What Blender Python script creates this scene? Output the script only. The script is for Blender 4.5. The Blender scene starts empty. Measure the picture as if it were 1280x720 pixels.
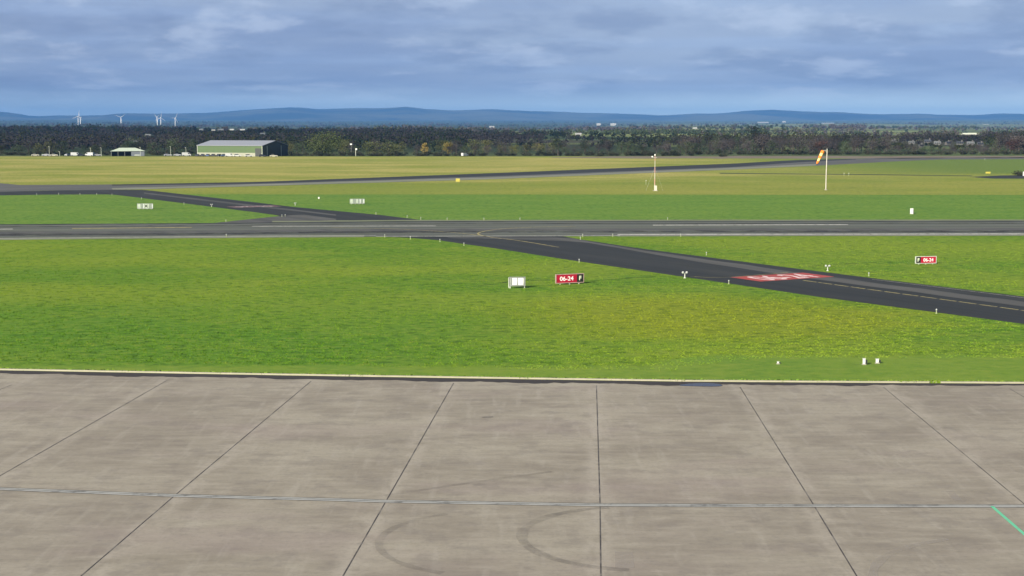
import bpy, bmesh, math, random
import numpy as np
from mathutils import Vector, Matrix, noise as mnoise
random.seed(7); rng = np.random.default_rng(7)
R = math.radians
S = bpy.context.scene
COL = S.collection

# ---------------------------------------------------------------- camera
H = 16.0; F = 1850.0; HOR = 160.0           # eye height, focal length in px of a 1280 px wide frame, horizon row
PITCH = math.atan((360 - HOR) / F)
cam_d = bpy.data.cameras.new('camera'); cam = bpy.data.objects.new('camera', cam_d); COL.objects.link(cam)
cam_d.sensor_width = 36; cam_d.lens = 36 * F / 1280; cam_d.clip_start = 0.5; cam_d.clip_end = 90000
cam.location = (0, 0, H); cam.rotation_euler = (math.pi / 2 - PITCH, 0, 0)
S.camera = cam
# ---------------------------------------------------------------- light and exposure
SUN_EL = 23.0; SUN_AZ = 215.0               # azimuth clockwise from +Y: behind the camera, to the left
S.view_settings.view_transform = 'Standard'; S.view_settings.look = 'None'
S.view_settings.exposure = 0.98; S.view_settings.gamma = 1; S.view_settings.use_curve_mapping = False
sd = bpy.data.lights.new('sun', 'SUN'); sun = bpy.data.objects.new('sun', sd); COL.objects.link(sun)
sd.energy = 4.8; sd.angle = R(0.55); sd.color = (1, .90, .74)
sv = Vector((math.sin(R(SUN_AZ)) * math.cos(R(SUN_EL)), math.cos(R(SUN_AZ)) * math.cos(R(SUN_EL)), math.sin(R(SUN_EL))))
sun.rotation_euler = sv.to_track_quat('Z', 'Y').to_euler()
S.cycles.use_denoising = True
S.cycles.max_bounces = 6; S.cycles.transparent_max_bounces = 16
HAZE_DENSITY = 5.2e-5; HAZE_COLOR = (.14, .38, .86)

# ---------------------------------------------------------------- node helper
class N:
    def __init__(s, tree): s.t = tree; s.t.nodes.clear()
    def n(s, kind, **kw):
        nd = s.t.nodes.new(kind)
        for k, v in kw.items():
            if k.startswith('i_'):
                key = k[2:]; key = int(key) if key.isdigit() else key.replace('_', ' ')
                s.set(nd.inputs[key], v)
            else: setattr(nd, k, v)
        return nd
    def set(s, sock, v):
        if isinstance(v, bpy.types.NodeSocket): s.t.links.new(v, sock)
        else:
            if hasattr(sock.default_value, '__len__') and hasattr(v, '__len__') and len(sock.default_value) == 4 and len(v) == 3: v = (*v, 1)
            sock.default_value = v
    def math(s, op, a, b=0.0, clamp=False):
        nd = s.t.nodes.new('ShaderNodeMath'); nd.operation = op; nd.use_clamp = clamp
        s.set(nd.inputs[0], a); s.set(nd.inputs[1], b); return nd.outputs[0]
    def mix(s, f, a, b, mode='MIX'):
        nd = s.t.nodes.new('ShaderNodeMix'); nd.data_type = 'RGBA'; nd.blend_type = mode
        s.set(nd.inputs[0], f); s.set(nd.inputs[6], a); s.set(nd.inputs[7], b); return nd.outputs[2]
    def noise(s, vec, scale, detail=3, rough=.5):
        nd = s.n('ShaderNodeTexNoise'); s.set(nd.inputs['Vector'], vec)
        nd.inputs['Scale'].default_value = scale; nd.inputs['Detail'].default_value = detail; nd.inputs['Roughness'].default_value = rough
        return nd.outputs[0]
    def vmul(s, vec, v):
        nd = s.t.nodes.new('ShaderNodeVectorMath'); nd.operation = 'MULTIPLY'; s.set(nd.inputs[0], vec); s.set(nd.inputs[1], v); return nd.outputs[0]
    def rot(s, vec, ang, scale=(1, 1, 1)):
        nd = s.t.nodes.new('ShaderNodeMapping'); s.set(nd.inputs['Vector'], vec)
        nd.inputs['Rotation'].default_value = (0, 0, ang); nd.inputs['Scale'].default_value = scale; return nd.outputs[0]
    def step(s, v, a, b, lo=0.0, hi=1.0):
        nd = s.t.nodes.new('ShaderNodeMapRange'); nd.interpolation_type = 'SMOOTHSTEP'
        s.set(nd.inputs[0], v); nd.inputs[1].default_value = a; nd.inputs[2].default_value = b
        nd.inputs[3].default_value = lo; nd.inputs[4].default_value = hi; return nd.outputs[0]

def mat(name, color=None, rough=.6, metal=0, build=None, spec=.5):
    m = bpy.data.materials.new(name); m.use_nodes = True
    g = N(m.node_tree); out = g.n('ShaderNodeOutputMaterial'); b = g.n('ShaderNodeBsdfPrincipled')
    b.inputs['Roughness'].default_value = rough; b.inputs['Metallic'].default_value = metal
    b.inputs['Specular IOR Level'].default_value = spec
    g.t.links.new(b.outputs[0], out.inputs[0])
    tc = g.n('ShaderNodeTexCoord').outputs['Object']
    if build: build(g, b, tc, out)
    elif color:
        v = g.noise(tc, 3.0, 4); v2 = g.step(v, .3, .7, .82, 1.08)
        mm = g.n('ShaderNodeMix', data_type='RGBA', blend_type='MULTIPLY'); mm.inputs[0].default_value = 1
        cc = g.n('ShaderNodeCombineColor'); [g.set(cc.inputs[i], v2) for i in range(3)]
        g.set(mm.inputs[6], color); g.set(mm.inputs[7], cc.outputs[0]); g.set(b.inputs[0], mm.outputs[2])
    return m

# ---------------------------------------------------------------- sky
w = bpy.data.worlds.new('World'); S.world = w; w.use_nodes = True
g = N(w.node_tree)
wo = g.n('ShaderNodeOutputWorld'); bg = g.n('ShaderNodeBackground'); bg.inputs[1].default_value = .077
sky = g.n('ShaderNodeTexSky', sky_type='NISHITA', sun_disc=False, sun_elevation=R(SUN_EL), sun_rotation=R(SUN_AZ), altitude=60, dust_density=1.0)
d = g.n('ShaderNodeTexCoord').outputs['Generated']
sx = g.n('ShaderNodeSeparateXYZ'); g.set(sx.inputs[0], d)
zz = g.math('MAXIMUM', sx.outputs[2], 0.0)
e = g.math('DIVIDE', zz, g.math('ADD', zz, .12))
cv = g.n('ShaderNodeCombineXYZ'); g.set(cv.inputs[0], sx.outputs[0]); g.set(cv.inputs[1], sx.outputs[1]); g.set(cv.inputs[2], e)
n1 = g.noise(g.vmul(cv.outputs[0], (4.2, 4.2, 6.5)), 1.0, 6, .55)
n2 = g.noise(g.vmul(cv.outputs[0], (16, 16, 20)), 1.0, 5, .6)
n3 = g.noise(g.vmul(cv.outputs[0], (3, 3, 22)), 1.0, 4, .5)
deck = g.mix(g.step(n1, .36, .66), (1.75, 2.30, 3.8), (2.65, 3.25, 4.5))
deck = g.mix(g.math('MULTIPLY', g.step(n2, .50, .74), .20), deck, (4.2, 5.0, 6.4))
deck = g.mix(g.math('MULTIPLY', g.step(n3, .47, .70), .25), deck, (2.9, 4.0, 6.2))
n4 = g.noise(g.vmul(cv.outputs[0], (13, 13, 12)), 1.0, 6, .58); n5 = g.noise(g.vmul(cv.outputs[0], (8, 8, 8.5)), 1.3, 5, .55)
deck = g.mix(g.math('MULTIPLY', g.step(n5, .48, .64), .60), deck, (1.40, 1.85, 3.15))
deck = g.mix(g.math('MULTIPLY', g.step(n4, .52, .68), .55), deck, (4.1, 4.7, 6.0))
low = g.math('MULTIPLY', g.step(zz, .030, .008), g.step(sx.outputs[0], -.3, .3, .45, 1.0))
deck = g.mix(low, deck, (8.0, 9.6, 9.6))
deck = g.mix(g.step(zz, .10, .30), deck, (1.9, 2.15, 2.6))
tot = g.mix(g.step(zz, .12, .6, .93, .70), sky.outputs[0], deck)
g.set(bg.inputs[0], tot); g.t.links.new(bg.outputs[0], wo.inputs[0])

# ---------------------------------------------------------------- object helpers
def tag(o, label=None, cat=None, group=None, kind=None):
    if label: o['label'] = label
    if cat: o['category'] = cat
    if group: o['group'] = group
    if kind: o['kind'] = kind
    return o
def link(name, data, parent=None):
    o = bpy.data.objects.new(name, data); COL.objects.link(o)
    if parent: o.parent = parent
    return o
def empty(name, loc, rz=0):
    o = link(name, None); o.location = loc; o.rotation_euler.z = rz; o.empty_display_size = .3; return o
def copy_tree(o, parent=None):
    kids = [c for c in COL.objects if c.parent == o]
    c = o.copy(); COL.objects.link(c); c.parent = parent
    for k in kids: copy_tree(k, c)
    return c
def P(px, py, z=0.0):
    """ground point seen at a pixel of the 1280x720 photograph"""
    u = (px - 640) / F; v = (360 - py) / F
    dy = math.cos(PITCH) + v * math.sin(PITCH); dz = -math.sin(PITCH) + v * math.cos(PITCH)
    t = (z - H) / dz
    return Vector((u * t, dy * t, z))
def at(px, r, z=0.0):
    """point in the column px at distance y = r"""
    u = (px - 640) / F / math.cos(PITCH)
    return Vector((u * r, r, z))
class MB:
    def __init__(s): s.v = []; s.f = []
    def add(s, vs, fs):
        k = len(s.v); s.v += [tuple(v) for v in vs]; s.f += [tuple(i + k for i in f) for f in fs]; return s
    def box(s, x0, x1, y0, y1, z0, z1, M=None):
        vs = [Vector((x, y, z)) for z in (z0, z1) for y in (y0, y1) for x in (x0, x1)]
        if M is not None: vs = [M @ v for v in vs]
        return s.add(vs, [(0, 2, 3, 1), (4, 5, 7, 6), (0, 1, 5, 4), (2, 6, 7, 3), (0, 4, 6, 2), (1, 3, 7, 5)])
    def tube(s, a, b, r0, r1=None, n=10, cap=True):
        a = Vector(a); b = Vector(b); r1 = r0 if r1 is None else r1
        q = (b - a).to_track_quat('Z', 'Y'); vs = []
        for c, r in ((a, r0), (b, r1)):
            for k in range(n):
                t = 2 * math.pi * k / n; vs.append(c + q @ Vector((math.cos(t) * r, math.sin(t) * r, 0)))
        fs = [(k, (k + 1) % n, n + (k + 1) % n, n + k) for k in range(n)]
        if cap: fs += [tuple(range(n - 1, -1, -1)), tuple(range(n, 2 * n))]
        return s.add(vs, fs)
    def lathe(s, prof, n=12, c=(0, 0, 0)):
        vs = []; fs = []
        for r, z in prof:
            for k in range(n):
                t = 2 * math.pi * k / n; vs.append((c[0] + math.cos(t) * r, c[1] + math.sin(t) * r, c[2] + z))
        for i in range(len(prof) - 1):
            for k in range(n): fs.append((i * n + k, i * n + (k + 1) % n, (i + 1) * n + (k + 1) % n, (i + 1) * n + k))
        fs += [tuple(range(n - 1, -1, -1)), tuple((len(prof) - 1) * n + k for k in range(n))]
        return s.add(vs, fs)
    def build(s, name, m, parent=None, smooth=False, bevel=0):
        me = bpy.data.meshes.new(name); me.from_pydata(s.v, [], s.f); me.update()
        if smooth: me.polygons.foreach_set('use_smooth', [True] * len(me.polygons))
        me.materials.append(m)
        o = link(name, me, parent)
        if bevel:
            bm = bmesh.new(); bm.from_mesh(me)
            bmesh.ops.remove_doubles(bm, verts=bm.verts, dist=1e-5)
            bmesh.ops.bevel(bm, geom=bm.edges[:], offset=bevel, segments=2, affect='EDGES', profile=.5); bm.to_mesh(me); bm.free()
        return o
def arrays_mesh(name, verts, faces, m, parent=None, smooth=False):
    me = bpy.data.meshes.new(name); nv = len(verts); nf, k = faces.shape
    me.vertices.add(nv); me.vertices.foreach_set('co', verts.astype(np.float32).ravel())
    me.loops.add(nf * k); me.loops.foreach_set('vertex_index', faces.astype(np.int32).ravel())
    me.polygons.add(nf); me.polygons.foreach_set('loop_start', np.arange(0, nf * k, k, dtype=np.int32))
    me.polygons.foreach_set('loop_total', np.full(nf, k, dtype=np.int32))
    me.polygons.foreach_set('use_smooth', np.full(nf, smooth))
    me.update(calc_edges=True); me.materials.append(m)
    return link(name, me, parent)
def cut(line, px):
    for (x0, y0), (x1, y1) in zip(line, line[1:]):
        if x0 <= px <= x1: return y0 + (y1 - y0) * (px - x0) / (x1 - x0)
    return line[0][1] if px < line[0][0] else line[-1][1]
def band(name, top, bot, z, m, parent=None, step=20, x0=None, x1=None, jag=0.0, one=False):
    """flat strip on the ground between two surveyed edge lines"""
    x0 = max(top[0][0], bot[0][0]) if x0 is None else x0; x1 = min(top[-1][0], bot[-1][0]) if x1 is None else x1
    n = max(1, int(math.ceil((x1 - x0) / step))); b = MB(); vs = []
    for i in range(n + 1):
        px = x0 + (x1 - x0) * i / n
        for k, L in enumerate((top, bot)):
            p = P(px, cut(L, px), z)
            if jag and (k == 1 or one is False): p.y += jag * (mnoise.noise(Vector((p.x * .35, p.y * .1, 3.1 * k))) * 1.3 + mnoise.noise(Vector((p.x * 1.7, 5 * k, 1)))* .5)
            vs.append(p)
    b.add(vs, [(2 * i, 2 * i + 1, 2 * i + 3, 2 * i + 2) for i in range(n)])
    return b.build(name, m, parent)
def poly(name, pts, z, m, parent=None):
    b = MB(); vs = [Vector((p[0], p[1], z)) for p in pts]
    a = sum(vs[i].x * vs[(i + 1) % len(vs)].y - vs[(i + 1) % len(vs)].x * vs[i].y for i in range(len(vs)))
    if a < 0: vs.reverse()
    return b.add(vs, [tuple(range(len(vs)))]).build(name, m, parent)
def stripe(name, pts, width, z, m, parent=None, jag=0.0):
    """painted line of constant width along ground points"""
    pts = [Vector((p[0], p[1], 0)) for p in pts]; b = MB(); vs = []
    for i, p in enumerate(pts):
        t = (pts[min(i + 1, len(pts) - 1)] - pts[max(i - 1, 0)]).normalized(); nrm = Vector((-t.y, t.x, 0))
        wj = width * (1 + jag * mnoise.noise(Vector((p.x, p.y, 2))))
        vs += [p + nrm * wj / 2 + Vector((0, 0, z)), p - nrm * wj / 2 + Vector((0, 0, z))]
    b.add(vs, [(2 * i, 2 * i + 1, 2 * i + 3, 2 * i + 2) for i in range(len(pts) - 1)])
    return b.build(name, m, parent)
def text_mesh(name, body, size, m, parent, M, depth=.004, offset=.0, sx=1.0, sy=1.0):
    cu = bpy.data.curves.new(name, 'FONT'); cu.body = body; cu.size = size; cu.align_x = 'CENTER'; cu.align_y = 'CENTER'
    cu.extrude = depth; cu.offset = offset
    t = bpy.data.objects.new('tmp', cu); COL.objects.link(t)
    me = bpy.data.meshes.new_from_object(t.evaluated_get(bpy.context.evaluated_depsgraph_get()))
    bpy.data.objects.remove(t); bpy.data.curves.remove(cu)
    xs = [v.co.x for v in me.vertices]; ys = [v.co.y for v in me.vertices]
    c = Vector(((min(xs) + max(xs)) / 2, (min(ys) + max(ys)) / 2, 0))
    for v in me.vertices:
        q = v.co - c; v.co = M @ Vector((q.x * sx, q.y * sy, q.z))
    me.materials.clear(); me.materials.append(m)
    return link(name, me, parent)

# ---------------------------------------------------------------- surface materials
def grass_build(g, b, tc, out):
    sx = g.n('ShaderNodeSeparateXYZ'); g.set(sx.inputs[0], tc); X, Y = sx.outputs[0], sx.outputs[1]
    big = g.noise(g.vmul(tc, (.016, .028, 1)), 1, 4, .55)
    mid = g.noise(g.vmul(tc, (.09, .16, 1)), 1, 5, .6)
    fine = g.noise(g.vmul(tc, (.85, 1.1, 1)), 1, 6, .7)
    tiny = g.noise(g.vmul(tc, (2.6, 3.4, 1)), 1, 4, .75)
    rough_c = g.mix(g.step(big, .38, .62), (.100, .210, .013), (.175, .262, .019))
    rough_c = g.mix(g.math('MULTIPLY', g.step(mid, .45, .68), .55), rough_c, (.195, .270, .026))
    # yellower towards the middle right of the near field
    e1 = g.math('POWER', g.math('DIVIDE', g.math('SUBTRACT', X, 17), 20), 2); e2 = g.math('POWER', g.math('DIVIDE', g.math('SUBTRACT', Y, 126), 17), 2)
    yl = g.step(g.math('ADD', g.math('ADD', e1, e2), g.math('MULTIPLY', mid, -.9)), 1.0, -.4)
    rough_c = g.mix(g.math('MULTIPLY', yl, .6), rough_c, (.235, .255, .012))
    lf = g.math('MULTIPLY', g.step(X, 12, -14), g.step(Y, 150, 120))
    rough_c = g.mix(g.math('MULTIPLY', lf, .55), rough_c, (.074, .198, .014))
    # closely mown strips beside the runway and the kerb
    mown = g.mix(g.step(mid, .35, .65), (.100, .215, .034), (.135, .245, .040))
    mown2 = g.mix(g.step(mid, .35, .65), (.120, .215, .024), (.150, .235, .028))
    near_kerb = g.step(g.math('SUBTRACT', g.math('ADD', Y, g.math('MULTIPLY', g.math('SUBTRACT', mid, .5), 4.0)), g.step(X, 8, 14, 0, 4.2)), 100.0, 98.2)
    c = g.mix(near_kerb, rough_c, mown2)
    run_lo = g.math('MULTIPLY', g.step(Y, 235, 242), g.step(g.math('ADD', Y, g.math('MULTIPLY', X, .02)), 361, 357))
    c = g.mix(g.math('MULTIPLY', run_lo, .85), c, mown)
    # longer, yellowing grass beyond
    s1 = g.math('ADD', g.math('MULTIPLY', g.noise(g.vmul(g.rot(tc, .22), (.011, .018, 1)), 1, 5, .6), .62), g.math('MULTIPLY', g.noise(g.vmul(g.rot(tc, -.12), (.035, .075, 1)), 1, 6, .68), .38))
    hay = g.mix(g.step(s1, .36, .64), (.215, .255, .040), (.430, .375, .120))
    hay2 = g.mix(g.step(s1, .36, .64), (.190, .245, .036), (.285, .290, .060))
    c = g.mix(g.step(g.math('ADD', Y, g.math('MULTIPLY', X, .02)), 357, 361), c, hay2)
    far = g.math('MULTIPLY', g.step(Y, 430, 455), g.step(X, 150, 40))
    c = g.mix(far, c, hay)
    fg = g.math('MULTIPLY', g.step(Y, 500, 540), g.step(X, 90, 190))
    c = g.mix(fg, c, (.130, .195, .042))
    # field patchwork outside the airfield
    vo = g.n('ShaderNodeTexVoronoi', feature='F1'); g.set(vo.inputs['Vector'], g.rot(tc, .5, (.0018, .0010, 1))); vo.inputs['Scale'].default_value = 1
    sc = g.n('ShaderNodeSeparateColor'); g.set(sc.inputs[0], vo.outputs['Color'])
    fld = g.mix(g.step(sc.outputs[0], .3, .5), (.062, .088, .040), (.115, .150, .062))
    fld = g.mix(g.step(sc.outputs[1], .62, .66), fld, (.150, .125, .085))
    fld = g.mix(g.step(sc.outputs[2], .7, .74), fld, (.260, .290, .110))
    fld = g.mix(g.math('MULTIPLY', g.step(Y, 2500, 6000, 0, .92), g.step(g.math('DIVIDE', X, g.math('MAXIMUM', Y, 1)), .14, .0)), fld, (.028, .038, .026))
    fld = g.mix(g.step(Y, 9000, 15000, 0, .6), fld, (.04, .055, .03))
    c = g.mix(g.step(Y, 835, 850), c, fld)
    # clump to clump variation, dead stalks
    c = g.mix(g.step(fine, .48, .66, .0, .55), c, (.190, .245, .036))
    c = g.mix(g.math('MULTIPLY', g.step(fine, .51, .37), g.step(near_kerb, 0, 1, .62, .2)), c, (.030, .080, .007))
    c = g.mix(g.math('MULTIPLY', g.step(tiny, .62, .78), .30), c, (.24, .25, .07))
    dead = g.math('MULTIPLY', g.step(g.noise(g.vmul(tc, (.14, .5, 1)), 1, 5, .7), .66, .76), g.step(fine, .42, .6))
    c = g.mix(g.math('MULTIPLY', dead, .55), c, (.34, .33, .16))
    g.set(b.inputs[0], c)
    b.inputs['Roughness'].default_value = .9; b.inputs['Specular IOR Level'].default_value = .15
    hgt = g.math('ADD', g.math('MULTIPLY', fine, .5), g.math('MULTIPLY', tiny, .28))
    bp = g.n('ShaderNodeBump'); bp.inputs['Distance'].default_value = .55
    g.set(bp.inputs['Strength'], g.step(near_kerb, 0, 1, .8, .3)); g.set(bp.inputs['Height'], hgt); g.set(b.inputs['Normal'], bp.outputs[0])
GRASS = mat('grass', build=grass_build)

def concrete_build(g, b, tc, out):
    sx = g.n('ShaderNodeSeparateXYZ'); g.set(sx.inputs[0], tc)
    u = g.math('DIVIDE', g.math('SUBTRACT', g.math('SUBTRACT', sx.outputs[0], g.math('MULTIPLY', sx.outputs[1], .0535)), .35), 9.13)   # bay coordinate across the joints
    wn = g.n('ShaderNodeTexWhiteNoise', noise_dimensions='2D'); cb = g.n('ShaderNodeCombineXYZ'); g.set(cb.inputs[0], g.math('FLOOR', u)); g.set(cb.inputs[1], g.step(sx.outputs[1], 62.6, 62.8)); g.set(wn.inputs[0], cb.outputs[0])
    fr = g.math('ABSOLUTE', g.math('SUBTRACT', g.math('FRACT', g.math('ADD', u, .5)), .5))
    base = g.noise(g.vmul(tc, (.13, .17, 1)), 1, 6, .6)
    st = g.noise(g.vmul(tc, (.42, 1.5, 1)), 1, 6, .62)
    st2 = g.noise(g.vmul(tc, (1.5, .16, 1)), 1, 4, .6)
    blot = g.noise(tc, .55, 6, .66)
    spk = g.noise(tc, 4.5, 5, .75)
    c = g.mix(g.step(base, .34, .66), (.228, .205, .168), (.312, .288, .236))
    c = g.mix(g.math('MULTIPLY', wn.outputs[0], .34), c, (.215, .192, .168))
    c = g.mix(g.step(st, .46, .70, 0, .38), c, (.360, .332, .285))
    c = g.mix(g.step(st, .50, .30, 0, .36), c, (.165, .148, .130))
    c = g.mix(g.step(st2, .52, .70, 0, .36), c, (.350, .328, .285))
    c = g.mix(g.step(blot, .50, .36, 0, .44), c, (.180, .162, .145))
    c = g.mix(g.step(blot, .56, .72, 0, .28), c, (.350, .325, .280))
    c = g.mix(g.step(g.noise(g.vmul(tc, (.05, .12, 1)), 1, 4, .6), .5, .72, 0, .4), c, (.250, .205, .200))
    edge = g.math('MULTIPLY', g.step(fr, .10, .015), g.step(g.noise(g.vmul(tc, (1.2, .5, 1)), 1, 4, .6), .35, .62))
    c = g.mix(g.math('MULTIPLY', edge, .6), c, (.350, .322, .278))
    c = g.mix(g.step(spk, .46, .72, 0, .42), c, (.160, .147, .130))
    oil = g.noise(tc, .24, 3, .5); c = g.mix(g.math('MULTIPLY', g.step(oil, .69, .74), .35), c, (.12, .11, .10))
    g.set(b.inputs[0], c); b.inputs['Roughness'].default_value = .88; b.inputs['Specular IOR Level'].default_value = .25
    bp = g.n('ShaderNodeBump'); bp.inputs['Distance'].default_value = .012; bp.inputs['Strength'].default_value = .6; g.set(bp.inputs['Height'], spk); g.set(b.inputs['Normal'], bp.outputs[0])
CONC = mat('apron_concrete', build=concrete_build)

def asphalt_build(c0, c1, ang, streak=.6, c2=None):
    def f(g, b, tc, out):
        r = g.rot(tc, ang)
        lon = g.noise(g.vmul(r, (.012, .42, 1)), 1, 5, .6)
        bl = g.noise(g.vmul(r, (.05, .14, 1)), 1, 5, .6)
        sp = g.noise(tc, 3, 5, .75)
        c = g.mix(g.step(lon, .34, .66), c0, c1)
        c = g.mix(g.step(bl, .5, .75, 0, streak), c, c2 or c1)
        c = g.mix(g.step(sp, .45, .75, 0, .3), c, tuple(k * .55 for k in c0))
        g.set(b.inputs[0], c); b.inputs['Roughness'].default_value = .85; b.inputs['Specular IOR Level'].default_value = .3
        bp = g.n('ShaderNodeBump'); bp.inputs['Distance'].default_value = .012; bp.inputs['Strength'].default_value = .5; g.set(bp.inputs['Height'], sp); g.set(b.inputs['Normal'], bp.outputs[0])
    return f
pr0, pr1 = P(0, 299.5), P(1280, 294.2); RUN_ANG = math.atan2(pr1.y - pr0.y, pr1.x - pr0.x)
RUNWAY_M = mat('runway_asphalt', build=asphalt_build((.066, .074, .064), (.128, .140, .120), -RUN_ANG, .6, (.085, .095, .066)))
TAXI_M = mat('taxiway_asphalt', build=asphalt_build((.016, .020, .023), (.026, .030, .033), R(60), .5, (.044, .047, .046)))
OLD_M = mat('old_runway_asphalt', build=asphalt_build((.070, .072, .072), (.115, .117, .115), -.9, .5, (.10, .105, .09)))
WORN_M = mat('worn_asphalt', build=asphalt_build((.060, .062, .062), (.090, .090, .088), R(60), .6, (.12, .12, .112)))
PALE_M = mat('pale_concrete_strip', build=asphalt_build((.15, .165, .12), (.24, .25, .20), -RUN_ANG, .5, (.16, .18, .11)))
def paint_build(col, wear, under=(.06, .06, .06), sc=1.1):
    def f(g, b, tc, out):
        nz = g.noise(tc, sc, 6, .7); g.set(b.inputs[0], g.mix(g.step(nz, .62 - wear * .3, .78 - wear * .3, 0, .75), col, under)); b.inputs['Roughness'].default_value = .7
    return f
WHITE_P = mat('white_paint', build=paint_build((.50, .50, .46), .5))
WORN_WHITE = mat('worn_white_paint', build=paint_build((.36, .36, .33), .5, (.09, .09, .085)))
YEL_P = mat('yellow_paint', build=paint_build((.34, .29, .11), .55, (.08, .078, .06)))
RED_P = mat('red_paint', build=paint_build((.36, .050, .038), .35, (.16, .04, .05)))
PINK_W = mat('worn_white_lettering', build=paint_build((.70, .52, .52), .3, (.36, .10, .10)))
GREEN_P = mat('green_paint', build=paint_build((.12, .50, .30), .2, (.18, .26, .2)))
KERB_M = mat('kerb_concrete', build=paint_build((.30, .28, .21), .65, (.25, .25, .17), .8))
DIRT_M = mat('dirt', build=paint_build((.028, .022, .020), .1, (.07, .06, .05), .9))
JOINT_M = mat('joint_sealant', build=paint_build((.045, .040, .038), .5, (.20, .185, .165), .7))
SLOT_M = mat('slot_drain', build=paint_build((.36, .37, .36), .45, (.12, .12, .12), .9))
SOIL_M = mat('bare_soil', build=asphalt_build((.150, .125, .095), (.205, .165, .125), 0, .6, (.17, .17, .08)))
def fade_build(col, amt, sc):
    def f(g, b, tc, out):
        nz = g.noise(tc, sc, 6, .7); nz2 = g.noise(g.vmul(tc, (.25, .25, 1)), 1, 2)
        a = g.math('MULTIPLY', g.step(nz, .30, .62, .25, 1), g.step(nz2, .35, .6, .35 * amt, amt))
        g.set(b.inputs[0], col); b.inputs['Roughness'].default_value = .85
        tr = g.n('ShaderNodeBsdfTransparent'); ms = g.n('ShaderNodeMixShader'); g.set(ms.inputs[0], a)
        g.t.links.new(tr.outputs[0], ms.inputs[1]); g.t.links.new(b.outputs[0], ms.inputs[2]); g.t.links.new(ms.outputs[0], out.inputs[0])
    return f
TYRE_M = mat('tyre_mark', build=fade_build((.12, .112, .105), .26, 1.3))
TYRE2_M = mat('faint_tyre_mark', build=fade_build((.11, .10, .095), .2, 1.1))
SCUFF_M = mat('pale_scuff', build=fade_build((.36, .33, .30), .45, 1.2))

# ---------------------------------------------------------------- ground: one sheet to the foot of the hills
def terr(x, y):
    r = math.hypot(x, y)
    if y < 860 or r < 880: return 0.0
    k = min(1, (y - 860) / 900.0); k = k * k * (3 - 2 * k)
    base = (r - 860) * .0021 if r < 8000 else (8000 - 860) * .0021 + (r - 8000) * .0078
    u = mnoise.noise(Vector((x / 1500, y / 1100, 4.2))) * 12 + mnoise.noise(Vector((x / 520, y / 430, 1.7))) * 4
    return max(0.0, k * (base + u * min(1.6, .4 + r / 6000)) - .0)
angs = [R(a) for a in list(np.linspace(-34, 34, 240))] + [R(a) for a in np.linspace(34, 326, 60)[1:-1]]
radii = [0.0] + list(np.linspace(40, 860, 8)) + list(np.geomspace(900, 33000, 90))
tv = []; tf = []
for r in radii:
    for a in angs:
        x = math.sin(a) * r; y = math.cos(a) * r; tv.append((x, y, terr(x, y)))
na = len(angs)
for i in range(1, len(radii) - 1):
    for k in range(na):
        tf.append((i * na + k, (i + 1) * na + k, (i + 1) * na + (k + 1) % na, i * na + (k + 1) % na))
b = MB(); b.v = tv[na:]; b.f = [tuple(q - na for q in f) for f in tf] + [tuple(range(na - 1, -1, -1))]
ground = b.build('ground', GRASS, smooth=True); tag(ground, kind='structure')

# hills on the horizon
prof = [(-2600, 146), (-2000, 142), (-1500, 147), (-1000, 140), (-600, 145), (-300, 143), (-80, 141.5), (0, 141), (22, 141.8), (45, 146.3), (90, 145), (150, 144), (200, 143), (260, 141.2), (300, 138.3), (340, 136), (370, 134.3), (400, 137), (440, 135.6), (480, 135.6), (510, 134), (530, 137), (560, 138.4), (615, 137), (660, 139), (690, 139.5), (740, 141.2), (790, 143), (830, 144), (870, 142.2), (900, 142), (930, 139.4), (960, 138.2), (1000, 140), (1060, 141), (1100, 143), (1145, 142), (1170, 144), (1215, 144.2), (1245, 142.4), (1285, 144.6), (1500, 141), (1900, 146), (2400, 142), (3200, 147), (3900, 144)]
def hills_build(g, b, tc, out):
    n = g.noise(g.vmul(tc, (.00045, .0005, .004)), 1, 7, .68)
    g.set(b.inputs[0], g.mix(g.step(n, .40, .60), (.012, .020, .020), (.120, .115, .060))); b.inputs['Roughness'].default_value = .95; b.inputs['Specular IOR Level'].default_value = .1
HILL_M = mat('moorland', build=hills_build)
hv = []; hf = []; xs = np.arange(-2600, 3901, 12); cols = 22
for px in xs:
    row = cut(prof, px) + .8 * mnoise.noise(Vector((px * .02, 0, 0))) + .35 * mnoise.noise(Vector((px * .07, 3, 0)))
    u = (px - 640) / F
    for j in range(cols):
        t = j / (cols - 1); y = 17500 + t * 12500
        top = 16 + (HOR - row) / F * 25500 / 1.0
        prof_t = math.sin(min(1, t / .64) * math.pi / 2) ** 2.2 if t < .64 else math.cos((t - .64) / .36 * math.pi / 2) ** .8
        yy = y * (1 / math.sqrt(1 + u * u)) if abs(u) > .6 else y
        spur = mnoise.noise(Vector((u * 30000 / 2100, y / 2600, .5))) * 85 + mnoise.noise(Vector((u * 30000 / 800, y / 900, 2.5))) * 38
        z = -25 + (top + 25) * prof_t + spur * math.sin(min(1, t / .64) * math.pi) * (1 if t < .64 else 0)
        hv.append((u * yy, yy, z))
for i in range(len(xs) - 1):
    for j in range(cols - 1): hf.append((i * cols + j, (i + 1) * cols + j, (i + 1) * cols + j + 1, i * cols + j + 1))
b = MB(); b.v = hv; b.f = hf; hills = b.build('hills', HILL_M, smooth=True); tag(hills, kind='structure')

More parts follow.
